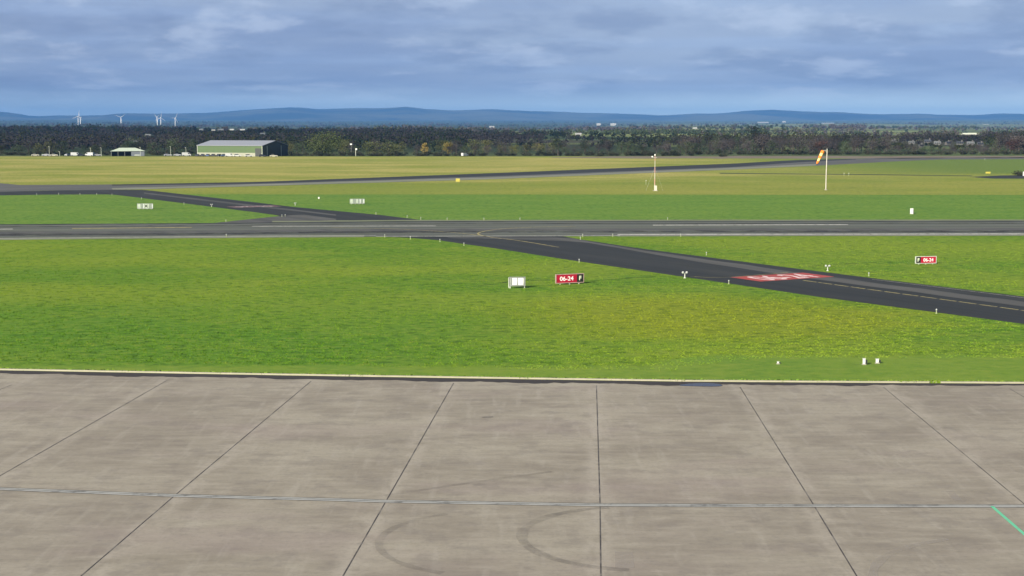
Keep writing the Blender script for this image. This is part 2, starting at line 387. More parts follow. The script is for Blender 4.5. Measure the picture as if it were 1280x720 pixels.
# ---------------------------------------------------------------- apron
kerb_line = [(-500, 453), (0, 462.6), (215, 466.6), (430, 470.3), (640, 473.6), (850, 476.8), (1065, 478.3), (1280, 479.4), (1800, 481.5)]
pts = [P(x, cut(kerb_line, x) + .6) for x in range(-500, 1801, 40)]
apron = poly('apron', [(p.x, p.y) for p in pts] + [(110, 2), (-110, 2)], .008, CONC); tag(apron, kind='structure')
def extend(a, b, y0=None):
    a = Vector(a); b = Vector(b); dd = (b - a); t = ((y0 - a.y) / dd.y) if y0 is not None else 1; return a + dd * t
def line_pts(px, n=24, endy=20):
    q = [P(*p) for p in px]; q.append(extend(q[-2], q[-1], endy)); out = []
    for a, c in zip(q, q[1:]):
        for i in range(n): out.append(a.lerp(c, i / n))
    return out + [q[-1]]
joints = [[(15, 481), (-140, 545)], [(210, 475), (0, 595)], [(389, 476.5), (218, 620), (104, 718)], [(567, 479), (482, 627.5), (430, 718)], [(745.5, 482), (750, 632), (751, 719)], [(925, 484), (1017, 631.5), (1070, 719)], [(1104, 484), (1280, 630)], [(1262, 486), (1440, 590)]]
for j in joints: stripe('expansion_joint', line_pts(j), .05, .014, JOINT_M, apron, jag=.35)
dr = [(-400, 598), (0, 611.3), (218, 619.8), (430, 625.3), (482, 627), (750, 631.6), (1017, 632.6), (1280, 633), (1700, 633)]
dpts = [P(x, cut(dr, x)) for x in range(-400, 1701, 25)]
stripe('slot_drain', dpts, .40, .016, SLOT_M, apron, jag=.1)
stripe('drain_slot', dpts, .07, .020, JOINT_M, apron)
stripe('drain_edge', [p + Vector((0, .24, 0)) for p in dpts], .05, .020, JOINT_M, apron)
stripe('drain_edge', [p - Vector((0, .25, 0)) for p in dpts], .05, .020, JOINT_M, apron)
def arc(c, r, a0, a1, wd, name, m):
    q = [Vector((c[0] + r * math.cos(R(a)), c[1] + r * math.sin(R(a)), 0)) for a in np.linspace(a0, a1, 40)]
    stripe(name, q, wd, .024, m, apron, jag=.5)
c1 = P(795, 671); arc(c1, 4.5, 100, 262, .42, 'tyre_mark', TYRE_M)
c2 = P(622, 677); arc(c2, 4.6, 118, 245, .34, 'tyre_mark', TYRE2_M)
stripe('tyre_mark', [P(*p) for p in ((480, 620), (560, 608), (630, 598), (690, 590))], .3, .024, TYRE2_M, apron)
arc(P(1330, 735), 6.5, 110, 175, .35, 'scuff_mark', SCUFF_M)
stripe('scuff_mark', [P(602, 522), P(616, 521.4)], .22, .024, JOINT_M, apron)
stripe('repair_patch', [P(780, 690), P(781, 710)], .7, .013, SCUFF_M, apron)
stripe('repair_patch', [P(1187, 614), P(1200, 629)], .35, .013, SCUFF_M, apron)
stripe('guide_line', [P(1240, 633.5), P(1259, 650), P(1281, 669), P(1330, 712)], .15, .026, GREEN_P, apron)
# earth washed against the kerb and a puddle
band('dirt', [(x, y + .2) for x, y in kerb_line], [(x, y + 4.3 - (1.4 if x > 1000 else 0)) for x, y in kerb_line], .018, DIRT_M, apron, step=4, jag=.55, one=True)
def water_build(g, b, tc, out):
    g.set(b.inputs[0], (.022, .018, .028)); b.inputs['Roughness'].default_value = .22; b.inputs['Specular IOR Level'].default_value = .28
pud = []
for a in np.linspace(0, 2 * math.pi, 30, endpoint=False):
    p = P(876 + 27 * math.cos(a), 481.7 + 2.1 * math.sin(a) + .5 * math.sin(2 * a + 1)); pud.append((p.x, p.y))
puddle = poly('puddle', pud, .028, mat('puddle_water', build=water_build)); tag(puddle, kind='structure')
# kerb: real step along the grass
kb = MB(); kp = [P(x, cut(kerb_line, x)) for x in range(-500, 1801, 8)]
vs = []
for p in kp:
    for dy, z in ((-.02, 0), (0, .085), (.02, .095), (.15, .095), (.17, 0)): vs.append((p.x, p.y + dy + .03 * mnoise.noise(Vector((p.x * .5, 7, 0))), z * (1 + .12 * mnoise.noise(Vector((p.x * .8, 0, 2))))))
kb.add(vs, [(5 * i + k, 5 * (i + 1) + k, 5 * (i + 1) + k + 1, 5 * i + k + 1) for i in range(len(kp) - 1) for k in range(4)])
kerb = kb.build('kerb', KERB_M); tag(kerb, kind='structure')

# ---------------------------------------------------------------- runway, taxiway, old runway
def smooth(pp, n=10):
    q = [P(*p) for p in pp]; out = []
    for i in range(len(q) - 1):
        p0, p1, p2, p3 = q[max(i - 1, 0)], q[i], q[i + 1], q[min(i + 2, len(q) - 1)]
        for k in range(n):
            t = k / n; out.append(.5 * ((2 * p1) + (p2 - p0) * t + (2 * p0 - 5 * p1 + 4 * p2 - p3) * t * t + (3 * p1 - p0 - 3 * p2 + p3) * t ** 3))
    return out + [q[-1]]
far_e = [(-500, 283.2), (0, 280.3), (300, 278.6), (345, 277.6), (520, 276.3), (900, 276.0), (1280, 275.8), (1800, 275.3)]
near_e = [(-500, 302.4), (0, 299.4), (320, 296.6), (480, 295.9), (900, 294.8), (1280, 294.3), (1800, 294)]
def sh(L, d): return [(x, y + d) for x, y in L]
runway = band('runway', far_e, near_e, .016, RUNWAY_M, step=40); tag(runway, kind='structure')
taxi_top = [(535, 276.6), (600, 277), (640, 285), (700, 293), (712, 297.5), (735, 300.6), (795, 309.8), (850, 317), (900, 323.4), (1000, 336.3), (1090, 347.6), (1280, 370.6), (1500, 398)]
taxi_bot = [(470, 295.6), (512, 297.2), (550, 300.4), (580, 305), (617, 310), (680, 320), (730, 327.6), (900, 352.6), (1025, 371.2), (1280, 404.8), (1500, 434)]
TT = [P(*p) for p in taxi_top if p[1] >= 293]; TB = [P(*p) for p in taxi_bot]
taxi = MB()
tt_line = [(470, 292), (700, 293.5)] + [p for p in taxi_top if p[0] > 705]
taxiway = band('taxiway', tt_line, taxi_bot, .010, TAXI_M, step=20); tag(taxiway, kind='structure')
band('worn_lane', [(735, 301.4), (795, 311.4), (850, 319.4), (900, 326.5), (1000, 341), (1090, 353), (1280, 377), (1500, 405)],
     [(735, 303.4), (795, 314), (850, 323.4), (900, 331.5), (1000, 346.2), (1090, 358.5), (1280, 383), (1500, 411)], .013, WORN_M, taxiway, step=20, jag=.8)
band('worn_fillet', [(560, 296.6), (640, 296.6), (712, 297), (735, 301)], [(560, 297.2), (640, 299), (712, 301.5), (735, 303.4)], .013, WORN_M, taxiway, step=20, jag=.4)
tw_top = [(-500, 240), (0, 239.6), (100, 237.4), (180, 237.3), (320, 253), (370, 259), (475, 268.6), (525, 274.8), (560, 277)]
tw_bot = [(-500, 246), (0, 244.2), (60, 243.3), (140, 243), (175, 247.2), (320, 265.4), (350, 269.6), (380, 278.5), (560, 279)]
tw2 = band('taxiway', tw_top, tw_bot, .010, TAXI_M, step=12); tag(tw2, kind='structure')
band('worn_fillet', [(262, 279.4), (300, 275.2), (345, 270.6), (352, 269.8), (378, 268.2), (420, 273.5)], [(262, 280.2), (300, 279.4), (345, 278), (352, 278), (378, 277.5), (420, 277.2)], .0125, WORN_M, tw2, step=8)
band('worn_lane', [(180, 240.5), (320, 256.5), (420, 268)], [(180, 242), (320, 258.5), (420, 269.5)], .013, WORN_M, tw2, step=20, jag=.5)
old_top = [(-500, 236), (0, 229), (25, 231.2), (140, 230.6), (320, 227.4), (620, 216.2), (920, 204.3), (990, 200.2), (1100, 197.4), (1500, 195.4)]
old_bot = [(-500, 240.5), (0, 239.8), (60, 238), (140, 237.4), (200, 236), (320, 232.7), (620, 223.8), (920, 211.8), (1030, 206.6), (1108, 202.2), (1170, 199.4), (1500, 197.6)]
oldr = band('old_runway', old_top, old_bot, .012, OLD_M, step=25); tag(oldr, kind='structure')
mid_old = [(140, 232), (320, 229.6), (620, 220.2), (920, 208.6), (990, 203.4), (1070, 199.2)]
band('resurfaced_lane', [(x, y) for x, y in old_top if 140 <= x <= 1000] + [(1070, 198.6)], mid_old, .016, TAXI_M, oldr, step=25)
band('concrete_strip', [(x, y - 2.3 * (1 if x > 100 else .2)) for x, y in old_bot], [(x, y - .3) for x, y in old_bot], .018, PALE_M, oldr, step=25, x0=140, x1=1020, jag=2.0)
pad = poly('paved_pad', [P(1212, 221.2), P(1250, 219.4), P(1300, 218.6), P(1500, 217.5), P(1500, 224.5), P(1240, 223.2)], .012, TAXI_M); tag(pad, kind='structure')
path = band('path', [(900, 216), (1060, 217.4), (1215, 219.3)], [(900, 217.2), (1060, 218.5), (1215, 220.4)], .010, mat('damp_track', build=asphalt_build((.045, .07, .02), (.06, .085, .025), 0)), step=40, jag=1.2); tag(path, kind='structure')
soil = band('bare_field', [(690, 196.6), (800, 195.4), (1010, 195.2), (1500, 194.9)], [(690, 197.2), (800, 198.0), (1010, 198.2), (1500, 196.4)], .012, SOIL_M, step=15, jag=12); tag(soil, kind='structure')
trench = mat('darker_grass_line', build=fade_build((.035, .085, .012), .6, .8))
stripe('trench_line', smooth([(596, 357.6), (622, 354.6), (640, 352), (668, 350.4), (700, 351), (745, 350.5), (790, 347.2), (820, 345.6)]), .5, .014, trench, ground, jag=.6)
stripe('trench_line', smooth([(1010, 333.2), (1060, 329.6), (1110, 328), (1146, 328.6)]), .45, .014, trench, ground, jag=.6)
stripe('trench_line', smooth([(1066, 455.4), (1100, 456.4), (1113, 458.2)]), .12, .014, trench, ground, jag=.6)
# markings
band('edge_strip', sh(near_e, -2.3), sh(near_e, .3), .020, PALE_M, runway, step=20, x0=-500, x1=455, jag=.5)
band('edge_line', sh(near_e, -1.7), sh(near_e, -1.3), .024, WORN_WHITE, runway, step=20, x0=-500, x1=470)
band('edge_line', sh(near_e, -.75), sh(near_e, -.35), .024, WHITE_P, runway, step=20, x0=470, x1=775)
band('edge_strip', sh(near_e, -1.2), sh(near_e, .3), .020, PALE_M, runway, step=20, x0=772, x1=1800, jag=.4)
band('edge_line', sh(near_e, -2.5), sh(near_e, -1.5), .024, WHITE_P, runway, step=20, x0=772, x1=1800)
band('shoulder', sh(far_e, -1.5), sh(far_e, .1), .014, mat('pale_verge', build=asphalt_build((.13, .16, .08), (.20, .21, .14), 0)), runway, step=20, x0=340, x1=1800, jag=.6)
band('dark_seal', sh(far_e, .1), sh(far_e, 1.2), .020, TAXI_M, runway, step=20, x0=-500, x1=1800, jag=.8)
band('worn_lane', sh(far_e, 9.5), sh(far_e, 12), .019, WORN_M, runway, step=20, x0=-500, x1=1800, jag=1.0)
band('tyre_lane', sh(far_e, 12.2), sh(far_e, 14.6), .019, mat('rubbered_asphalt', build=fade_build((.030, .031, .036), .8, .3)), runway, step=20, x0=-500, x1=1800, jag=.7)
band('tyre_lane', sh(far_e, 2.6), sh(far_e, 3.6), .019, mat('rubbered_asphalt', build=fade_build((.035, .036, .036), .6, .3)), runway, step=20, x0=-500, x1=1800, jag=.5)
cl = [(-500, 289.6), (0, 286.4), (240, 284.2), (315, 282.9), (545, 282.3), (816, 281.4), (1088, 280.6), (1280, 280.3), (1800, 280)]
for a, c, m in ((-260, 16, WHITE_P), (90, 240, YEL_P), (315, 545, WORN_WHITE), (816, 1060, WHITE_P), (1290, 1560, WHITE_P)):
    band('centre_line', sh(cl, -.35), sh(cl, .35), .024, m, runway, step=20, x0=a, x1=c)
# taxi lead lines
stripe('taxi_line', smooth([(698, 309.2), (650, 301.2), (620, 297.4), (602, 294.4), (597.5, 292), (603, 289.8), (616, 287.6), (636, 285.6), (668, 284), (720, 283)]), .34, .028, YEL_P, runway)
stripe('taxi_line', smooth([(612, 296), (596, 294.2), (582, 292.4), (560, 290.2), (520, 287.6), (470, 285.6), (410, 284.4)]), .28, .028, YEL_P, runway)
cA, cB = P(1004, 350.6), P(1280, 388.4); cB = cA + (cB - cA) * 1.7; Lc = (cB - cA).length; tt = 0.0
while tt < Lc:
    a = cA + (cB - cA) * (tt / Lc); c = cA + (cB - cA) * (min(tt + 2.1, Lc) / Lc); stripe('taxi_line_dash', [a, c], .30, .020, YEL_P, taxiway); tt += 2.45
stripe('holding_line', [P(862, 345.4), P(884, 347), P(912, 346.8), P(950, 343.6), P(985, 340.6)], .16, .019, YEL_P, taxiway)
stripe('taxi_line', [P(1090, 349.2), P(1180, 360), P(1290, 373.6)], .14, .019, WORN_WHITE, taxiway)
def mandatory(c, ang, parent, mr=RED_P, mw=PINK_W):
    M = Matrix.Translation(c) @ Matrix.Rotation(ang, 4, 'Z')
    q = [M @ Vector((x, y, 0)) for x, y in ((-5.1, -2.55), (5.1, -2.55), (5.1, 2.55), (-5.1, 2.55))]
    poly('runway_number_panel', q, .020, mr, parent)
    text_mesh('runway_number', '06-24', 2.9, mw, parent, Matrix.Translation((0, 0, .0255)) @ M, depth=.0008, offset=.055, sx=1.12, sy=1.95)
mc = P(978, 346.4); mandatory(mc, math.atan2(.5, .87), taxiway)
mc2 = P(318, 258.2); mandatory(mc2, math.atan2(.5, .87) + math.pi, tw2, mat('faded_red_paint', build=paint_build((.16, .075, .080), .6)), mat('faded_lettering', build=paint_build((.42, .34, .34), .6)))

# ---------------------------------------------------------------- grass tufts (uncountable)
def tufts(n, y0, y1, hmin, hmax, wmin, wmax, seed, xk=.36):
    r = np.random.default_rng(seed)
    u = r.random(n); Y = y0 * y1 / (y1 - u * (y1 - y0)); X = (r.random(n) * 2 - 1) * Y * xk
    keep = []
    for x, y in zip(X, Y):
        px = 640 + F * x / y; row = HOR + F * H / y
        if row > cut(kerb_line, px) - (11 + 3 * mnoise.noise(Vector((x * .2, 1, 1)))) : continue
        if px > 850 and row > 449 + 12 * max(0, (960 - px) / 110): continue
        if row < cut(near_e, px) + 1.5 and row > cut(far_e, px) - 1.5: continue
        if px > 450 and cut(tt_line, px) - 1.5 < row < cut(taxi_bot, px) + 1: continue
        if px < 560 and cut(tw_top, px) - 1 < row < cut(tw_bot, px) + 1: continue
        if row < cut(old_bot, min(px, 1100)) + 1: continue
        d = mnoise.noise(Vector((x * .07, y * .11, 9))) + .6 * mnoise.noise(Vector((x * .3, y * .4, 2)))
        if d > -.55 + r.random() * .5: keep.append((x, y))
    A = np.array(keep); n = len(A)
    hh = r.uniform(hmin, hmax, n); ww = r.uniform(wmin, wmax, n); an = r.random(n) * math.pi
    V = []; 
    for k in range(2):
        a = an + k * math.pi / 2 + r.normal(0, .2, n); dx = np.cos(a) * ww / 2; dy = np.sin(a) * ww / 2
        lean = r.normal(0, .25, (n, 2)) * hh[:, None]
        q = np.zeros((n, 4, 3))
        q[:, 0, 0] = A[:, 0] - dx; q[:, 0, 1] = A[:, 1] - dy; q[:, 1, 0] = A[:, 0] + dx; q[:, 1, 1] = A[:, 1] + dy
        q[:, 2, 0] = A[:, 0] + dx * .55 + lean[:, 0]; q[:, 2, 1] = A[:, 1] + dy * .55 + lean[:, 1]; q[:, 2, 2] = hh * .8
        q[:, 3, 0] = A[:, 0] - dx * .4 + lean[:, 0]; q[:, 3, 1] = A[:, 1] - dy * .4 + lean[:, 1]; q[:, 3, 2] = hh
        V.append(q.reshape(-1, 3))
    V = np.concatenate(V); Fc = np.arange(len(V)).reshape(-1, 4)
    return V, Fc
def tuft_build(g, b, tc, out):
    sx = g.noise(g.vmul(tc, (.09, .16, 1)), 1, 4, .6); f2 = g.noise(tc, 1.3, 2)
    c = g.mix(g.step(sx, .4, .62), (.058, .140, .010), (.110, .170, .016)); c = g.mix(g.step(f2, .55, .75, 0, .6), c, (.20, .22, .06))
    g.set(b.inputs[0], c); b.inputs['Roughness'].default_value = .8; b.inputs['Specular IOR Level'].default_value = .15
V, Fc = tufts(38000, 95, 214, .03, .075, .07, .2, 3)
tag(arrays_mesh('grass', V, Fc, GRASS), 'tufts of longer green grass across the near field', 'grass', kind='stuff')

# grass creeping over the kerb
r_ = np.random.default_rng(12); VV = []
for _ in range(5200):
    px = r_.uniform(-60, 1340); p = P(px, cut(kerb_line, px)); cl_ = mnoise.noise(Vector((p.x * .5, 0, 3))) + .5 * mnoise.noise(Vector((p.x * 2, 0, 8)))
    big = abs(px - 1168) < 6 and r_.random() < .4
    if cl_ < .05 and not big and r_.random() < .75: continue
    y = p.y + (.22 - (.16 if cl_ > .25 else 0) - (.3 if big else 0)) + abs(r_.normal(0, .16)); h = r_.uniform(.06, .14) * (1.7 if big else 1); a = r_.random() * 3.14; w_ = r_.uniform(.05, .14)
    dx, dy = math.cos(a) * w_, math.sin(a) * w_; ln = r_.normal(0, .05) - .03
    VV += [(p.x - dx, y - dy, 0), (p.x + dx, y + dy, 0), (p.x + dx * .4, y + dy * .4 + ln, h * .8), (p.x - dx * .5, y - dy * .5 + ln, h)]
VV = np.array(VV); tag(arrays_mesh('grass', VV, np.arange(len(VV)).reshape(-1, 4), GRASS), 'grass creeping over the pale kerb of the apron', 'grass', kind='stuff')

# ---------------------------------------------------------------- plain materials
def solid(name, c, rough=.55, metal=0): return mat(name, c, rough, metal)
M_WHITE = solid('white_paint_metal', (.72, .74, .72)); M_GREY = solid('grey_metal', (.24, .26, .25), .5, .3); M_PALE = solid('pale_grey_metal', (.48, .52, .46), .5)
M_BLACK = solid('black_panel', (.012, .014, .012)); M_RED = solid('red_panel', (.34, .006, .028), .4); M_WTXT = solid('white_lettering', (.85, .80, .80), .5)
M_CREAM = solid('cream_lettering', (.62, .68, .50), .5); M_YEL = solid('yellow_panel', (.40, .36, .06), .5); M_DARK = solid('dark_metal', (.03, .035, .035), .5)
M_TUBE = solid('marker_tube', (.30, .34, .20), .5); M_LENS = solid('lamp_lens', (.34, .37, .36), .25); M_BASE = solid('concrete_base', (.30, .29, .25), .8)

# ---------------------------------------------------------------- airfield signs
def sign_frame(w, h, leg, d=.22):
    """cabinet centred on x, face towards -y, feet at z=0"""
    b = MB(); t = .05
    b.box(-w / 2, w / 2, -d / 2 + .03, d / 2, leg, leg + h)
    for x0, x1, z0, z1 in ((-w / 2 - .01, w / 2 + .01, leg + h - t, leg + h + .01), (-w / 2 - .01, w / 2 + .01, leg - .01, leg + t), (-w / 2 - .01, -w / 2 + t, leg + t, leg + h - t), (w / 2 - t, w / 2 + .01, leg + t, leg + h - t)):
        b.box(x0, x1, -d / 2, -d / 2 + .04, z0, z1)
    return b
def sign_common(root, w, h, leg, n, m_frame):
    sign_frame(w, h, leg).build('frame', m_frame, root)
    for k in range(n):
        x = -w / 2 + w * (k + .5) / n if n > 2 else (-w / 2 + .06 if k == 0 else w / 2 - .06)
        MB().tube((x, 0, -.02), (x, 0, leg + .01), .035).tube((x, 0, 0), (x, 0, .03), .09).build('leg', M_PALE, root)
FACE = Matrix.Rotation(math.pi / 2, 4, 'X')
def panel(root, x0, x1, z0, z1, m, name='panel'):
    return MB().box(x0, x1, -.092, -.078, z0, z1).build(name, m, root)
def red_sign(loc, rz, w, h, leg, fside, label, frame):
    root = empty('runway_sign', loc, rz); tag(root, label, 'sign', 'red runway signs beside the taxiway')
    sign_common(root, w, h, leg, 3, frame)
    t = .05; fw = w * .25; z0, z1 = leg + t, leg + h - t
    if fside > 0: rx0, rx1, fx0, fx1 = -w / 2 + t, w / 2 - fw, w / 2 - fw, w / 2 - t
    else: rx0, rx1, fx0, fx1 = -w / 2 + fw, w / 2 - t, -w / 2 + t, -w / 2 + fw
    a = panel(root, rx0, rx1 - .002, z0, z1, M_RED, 'red_panel'); c = panel(root, fx0 + .002, fx1, z0, z1, M_BLACK, 'black_panel')
    zc = (z0 + z1) / 2
    text_mesh('lettering', '06-24', .62 * h / 1.0, M_WTXT, root, Matrix.Translation(((rx0 + rx1) / 2, -.096, zc)) @ FACE, .003, .010, sx=(rx1 - rx0) * .80 / (1.72 * h), sy=1.05)
    text_mesh('letter', 'F', .62 * h, M_CREAM, root, Matrix.Translation(((fx0 + fx1) / 2, -.096, zc)) @ FACE, .003, .020, sx=1.0, sy=1.05)
    return root
p1 = P(712, 355.2); red_sign(p1, R(22), 3.15, .93, .14, 1, 'red and black 06-24 F runway sign in the grass beside the small white board', solid('pinkish_frame', (.38, .27, .24)))
p2 = P(1157, 330.2); red_sign(p2, R(10), 2.6, .84, .10, -1, 'red and black F 06-24 runway sign on the grass beyond the taxiway', M_PALE)
wb = empty('notice_board', P(646.5, 360.2), R(6)); tag(wb, 'small board with two plain white panels in a grey frame on the near field', 'sign')
sign_common(wb, 1.62, .92, .22, 2, M_GREY)
panel(wb, -.50, -.02, .34, 1.04, M_WHITE, 'white_panel'); panel(wb, .08, .62, .34, 1.04, M_WHITE, 'white_panel')
b = MB()
for x in (-.86, -.70): b.tube((x, -.05, 0), (x, -.05, 1.1), .035)
b.build('post', M_PALE, wb)
def multi_sign(loc, rz, w, h, cols, label, name='guidance_board'):
    root = empty(name, loc, rz); tag(root, label, 'sign', 'pale guidance boards beside the far taxiway')
    sign_common(root, w, h, .12, 4, M_GREY)
    n = sum(c[0] for c in cols); x = -w / 2 + .05
    for wd, m in cols:
        dx = (w - .1) * wd / n
        if m: panel(root, x + .025, x + dx - .025, .18, .12 + h - .06, m, 'panel')
        x += dx
    return root
P_A = solid('pale_panel', (.34, .41, .33)); P_B = solid('grey_panel', (.17, .21, .18)); P_C = solid('bright_panel', (.55, .62, .60))
ms = multi_sign(P(181.5, 261.6), R(4), 3.1, 1.02, [(1, P_A), (.8, P_B), (.25, P_C), (1.5, P_A), (.9, P_B), (.25, P_C)], 'pale guidance board with a black centre mark in the grass wedge on the left')
text_mesh('lettering', 'X', .62, M_BLACK, ms, Matrix.Translation((.20, -.096, .64)) @ FACE, .003, .05, sx=1.25)
multi_sign(P(446.5, 255.2), R(4), 3.1, 1.02, [(.9, P_A), (1, P_B), (.6, P_A), (.5, P_B), (.3, P_C), (.15, None), (.7, P_B), (.3, P_C)], 'pale many-panelled guidance board on the green strip beyond the crossing')

# ---------------------------------------------------------------- lights and markers
def make_guard():
    root = empty('guard_light', (0, 0, 0))
    MB().lathe([(.16, 0), (.16, .05), (.07, .08), (.06, .50), (.09, .56)]).build('post', M_PALE, root, smooth=False)
    MB().box(-.34, .34, -.04, .04, .54, .60).build('crossbar', M_GREY, root, bevel=.008)
    for x in (-.23, .23):
        a = MB().lathe([(.06, .58), (.14, .62), (.15, .74), (.10, .80), (.03, .82)], c=(x, 0, 0)).build('lamp_head', solid('guard_housing', (.46, .48, .46)), root, smooth=True)
        MB().tube((x, -.15, .70), (x, -.17, .70), .08).build('lens', M_LENS, a)
    return root
def edge_light():
    root = empty('edge_light', (0, 0, 0))
    MB().lathe([(.10, 0), (.10, .03), (.045, .05), (.04, .26)], n=8).build('stem', M_TUBE, root)
    MB().lathe([(.05, .26), (.075, .29), (.075, .36), (.04, .41), (.01, .42)], n=10).build('lamp_head', M_LENS, root, smooth=True)
    return root
guard = make_guard()
for i, (px, py, s, lab) in enumerate([(856, 347.6, 1, 'twin-headed white guard light at the near edge of the dark taxiway'), (1034.5, 338.6, .95, 'twin-headed guard light on the far side of the red painted number'),
        (264.5, 258.4, .8, 'white guard light at the tip side of the left grass wedge'), (369, 256.6, .8, 'white guard light above the far taxiway, left of the pale board')]):
    o = guard if i == 0 else copy_tree(guard); s *= .88; o.location = P(px, py); o.scale = (s, s, s); tag(o, lab, 'light', 'runway guard lights')
el = edge_light(); first = True
sets = [('small marker light on the grass edge of the left far taxiway', 'markers along the left far taxiway', [(46, 243.9), (73.5, 243.4), (100, 243.5), (121, 243.7), (140, 244.2), (177, 249), (230, 255.6)]),
        ('small marker light on the far grass edge of the runway', 'markers along the far runway edge', [(282.5, 277.6), (470, 268.2), (509, 272), (526, 274.5), (559, 275.1), (605, 275.1), (650, 275.0), (834.6, 274.8)]),
        ('small marker light at the tip of the left grass wedge', 'markers at the wedge tip', [(352.5, 271), (356.5, 270.7)]),
        ('small marker light along the near edge of the runway', 'markers along the near runway edge', [(283, 295.8), (481, 296.4), (728.5, 295.8), (766, 295.6), (851, 295.6)]),
        ('small marker light on the near grass edge of the dark taxiway', 'markers along the near taxiway edge', [(513, 299), (550, 302.3), (580, 307), (724, 327.8), (911, 355), (1170.5, 391.8)]),
        ('small marker light on the grass beyond the dark taxiway', 'markers beyond the taxiway', [(725.5, 299.4), (883, 319), (1086, 345.2)])]
for lab, grp, L in sets:
    for px, py in L:
        o = el if first else copy_tree(el); first = False
        s = 1.0
        o.location = P(px, py); o.scale = (s, s, s); tag(o, lab, 'light', grp)
def cabinet(name, loc, w, h, label, cat='cabinet', dk=True, m=M_WHITE):
    root = empty(name, loc, R(8)); tag(root, label, cat)
    MB().box(-w / 2, w / 2, -w * .3, w * .3, .06, h).build('housing', m, root, bevel=.02)
    MB().box(-w / 2 - .05, w / 2 + .05, -w * .4, w * .4, 0, .06).build('base', M_BASE, root)
    if dk: MB().box(w / 2, w / 2 + .14, -w * .25, w * .25, .08, h * .8).build('side_unit', M_DARK, root)
    MB().box(-w / 2 - .02, w / 2 + .02, -w * .34, w * .34, h, h + .04).build('lid', M_PALE, root)
    return root
cabinet('equipment_cabinet', P(1139.5, 267.6), .5, 1.05, 'white upright equipment cabinet on the green strip beyond the runway, far right')
cabinet('junction_box', P(398.5, 248.6), .32, .4, 'small white junction box in the green strip left of the many-panelled board', 'box')
cabinet('marker_box', P(1080, 456), .17, .42, 'taller of two small white boxes near the kerb, right', 'box')
cabinet('marker_box', P(1096.5, 454.4), .19, .30, 'shorter of two small white boxes near the kerb, right', 'box')
cabinet('marker_box', P(972.5, 455.2), .12, .15, 'tiny dark and white box in the mown grass left of the two white ones', 'box')
def yellow_board(px, py, w, h, label):
    root = empty('yellow_board', P(px, py), 0); tag(root, label, 'sign')
    MB().box(-w / 2, w / 2, -.05, .05, .2, .2 + h).build('panel', M_YEL, root, bevel=.01)
    for x in (-w * .35, w * .35): MB().tube((x, .07, 0), (x, .07, .2 + h * .6), .03).build('leg', M_GREY, root)
yellow_board(572.3, 228, 1.2, .95, 'small yellow board on the near edge of the far old runway')
yellow_board(1235, 217.6, 1.7, .6, 'low yellow board on the grass above the paved pad')
def stake(px, py, h, label, grp):
    root = empty('marker_post', P(px, py)); tag(root, label, 'post', grp)
    MB().tube((0, 0, 0), (0, 0, h), .055, n=8).build('shaft', M_TUBE, root); MB().lathe([(.07, h), (.08, h + .15), (.02, h + .2)], n=8).build('cap', M_WHITE, root)
stake(807.5, 231, 1.1, 'short pale post left of the tall striped mast', 'short posts'); stake(1055, 219.8, .8, 'left of two short posts right of the windsock', 'short posts'); stake(1061, 219.8, .8, 'right of two short posts right of the windsock', 'short posts')
stake(1231, 200.5, .7, 'short pale post far off near the right tree line', 'short posts')

# ---------------------------------------------------------------- windsock
ws = empty('windsock', P(1032.3, 237.6)); tag(ws, 'orange windsock hanging from a tall white mast beyond the runway', 'windsock')
MB().tube((0, 0, 0), (0, 0, 4.2), .13, .11).tube((0, 0, 4.2), (.1, 0, 10.35), .12, .10).build('mast', solid('cream_mast', (.52, .49, .45)), ws)
MB().lathe([(.45, 0), (.45, .12), (.2, .18)]).build('base', M_BASE, ws)
MB().lathe([(.09, 10.35), (.09, 10.6), (.02, 10.7)], c=(.1, 0, 0)).build('cap', M_PALE, ws)
MB().tube((.1, 0, 10.25), (-.95, -.05, 10.25), .045).tube((.1, 0, 9.7), (-.5, 0, 10.25), .03).build('arm', M_PALE, ws)
top = Vector((-.95, -.05, 10.15)); end = Vector((-2.55, -.35, 6.85)); q = (end - top).to_track_quat('Z', 'Y')
M_OR = solid('orange_fabric', (.80, .21, .02), .8); M_OY = solid('faded_fabric', (.80, .56, .25), .8); nb = 5
M_LAT = Matrix.Translation(top) @ q.to_matrix().to_4x4(); Ls = (end - top).length
for k in range(nb):
    prof_s = []
    for i in range(5):
        t = (k + i / 4) / nb; prof_s.append((.60 - .30 * t + .03 * math.sin(t * 17), Ls * t))
    b = MB(); n = 16
    for r_, z_ in prof_s:
        for a in range(n):
            th = 2 * math.pi * a / n; rr = r_ * (1 + .10 * math.sin(3 * th + z_ * 1.5)); b.v.append(tuple(M_LAT @ Vector((rr * math.cos(th), rr * math.sin(th) * .8, z_ + .05 * math.sin(2 * th)))))
    for i in range(4):
        for a in range(n): b.f.append((i * n + a, i * n + (a + 1) % n, (i + 1) * n + (a + 1) % n, (i + 1) * n + a))
    b.build('sock_band', M_OR if k % 2 == 0 else M_OY, ws, smooth=True)
b = MB()
for a in range(16):
    t0, t1 = 2 * math.pi * a / 16, 2 * math.pi * (a + 1) / 16
    b.tube(M_LAT @ Vector((.62 * math.cos(t0), .50 * math.sin(t0), 0)), M_LAT @ Vector((.62 * math.cos(t1), .50 * math.sin(t1), 0)), .03, n=6)
b.build('hoop', M_DARK, ws)
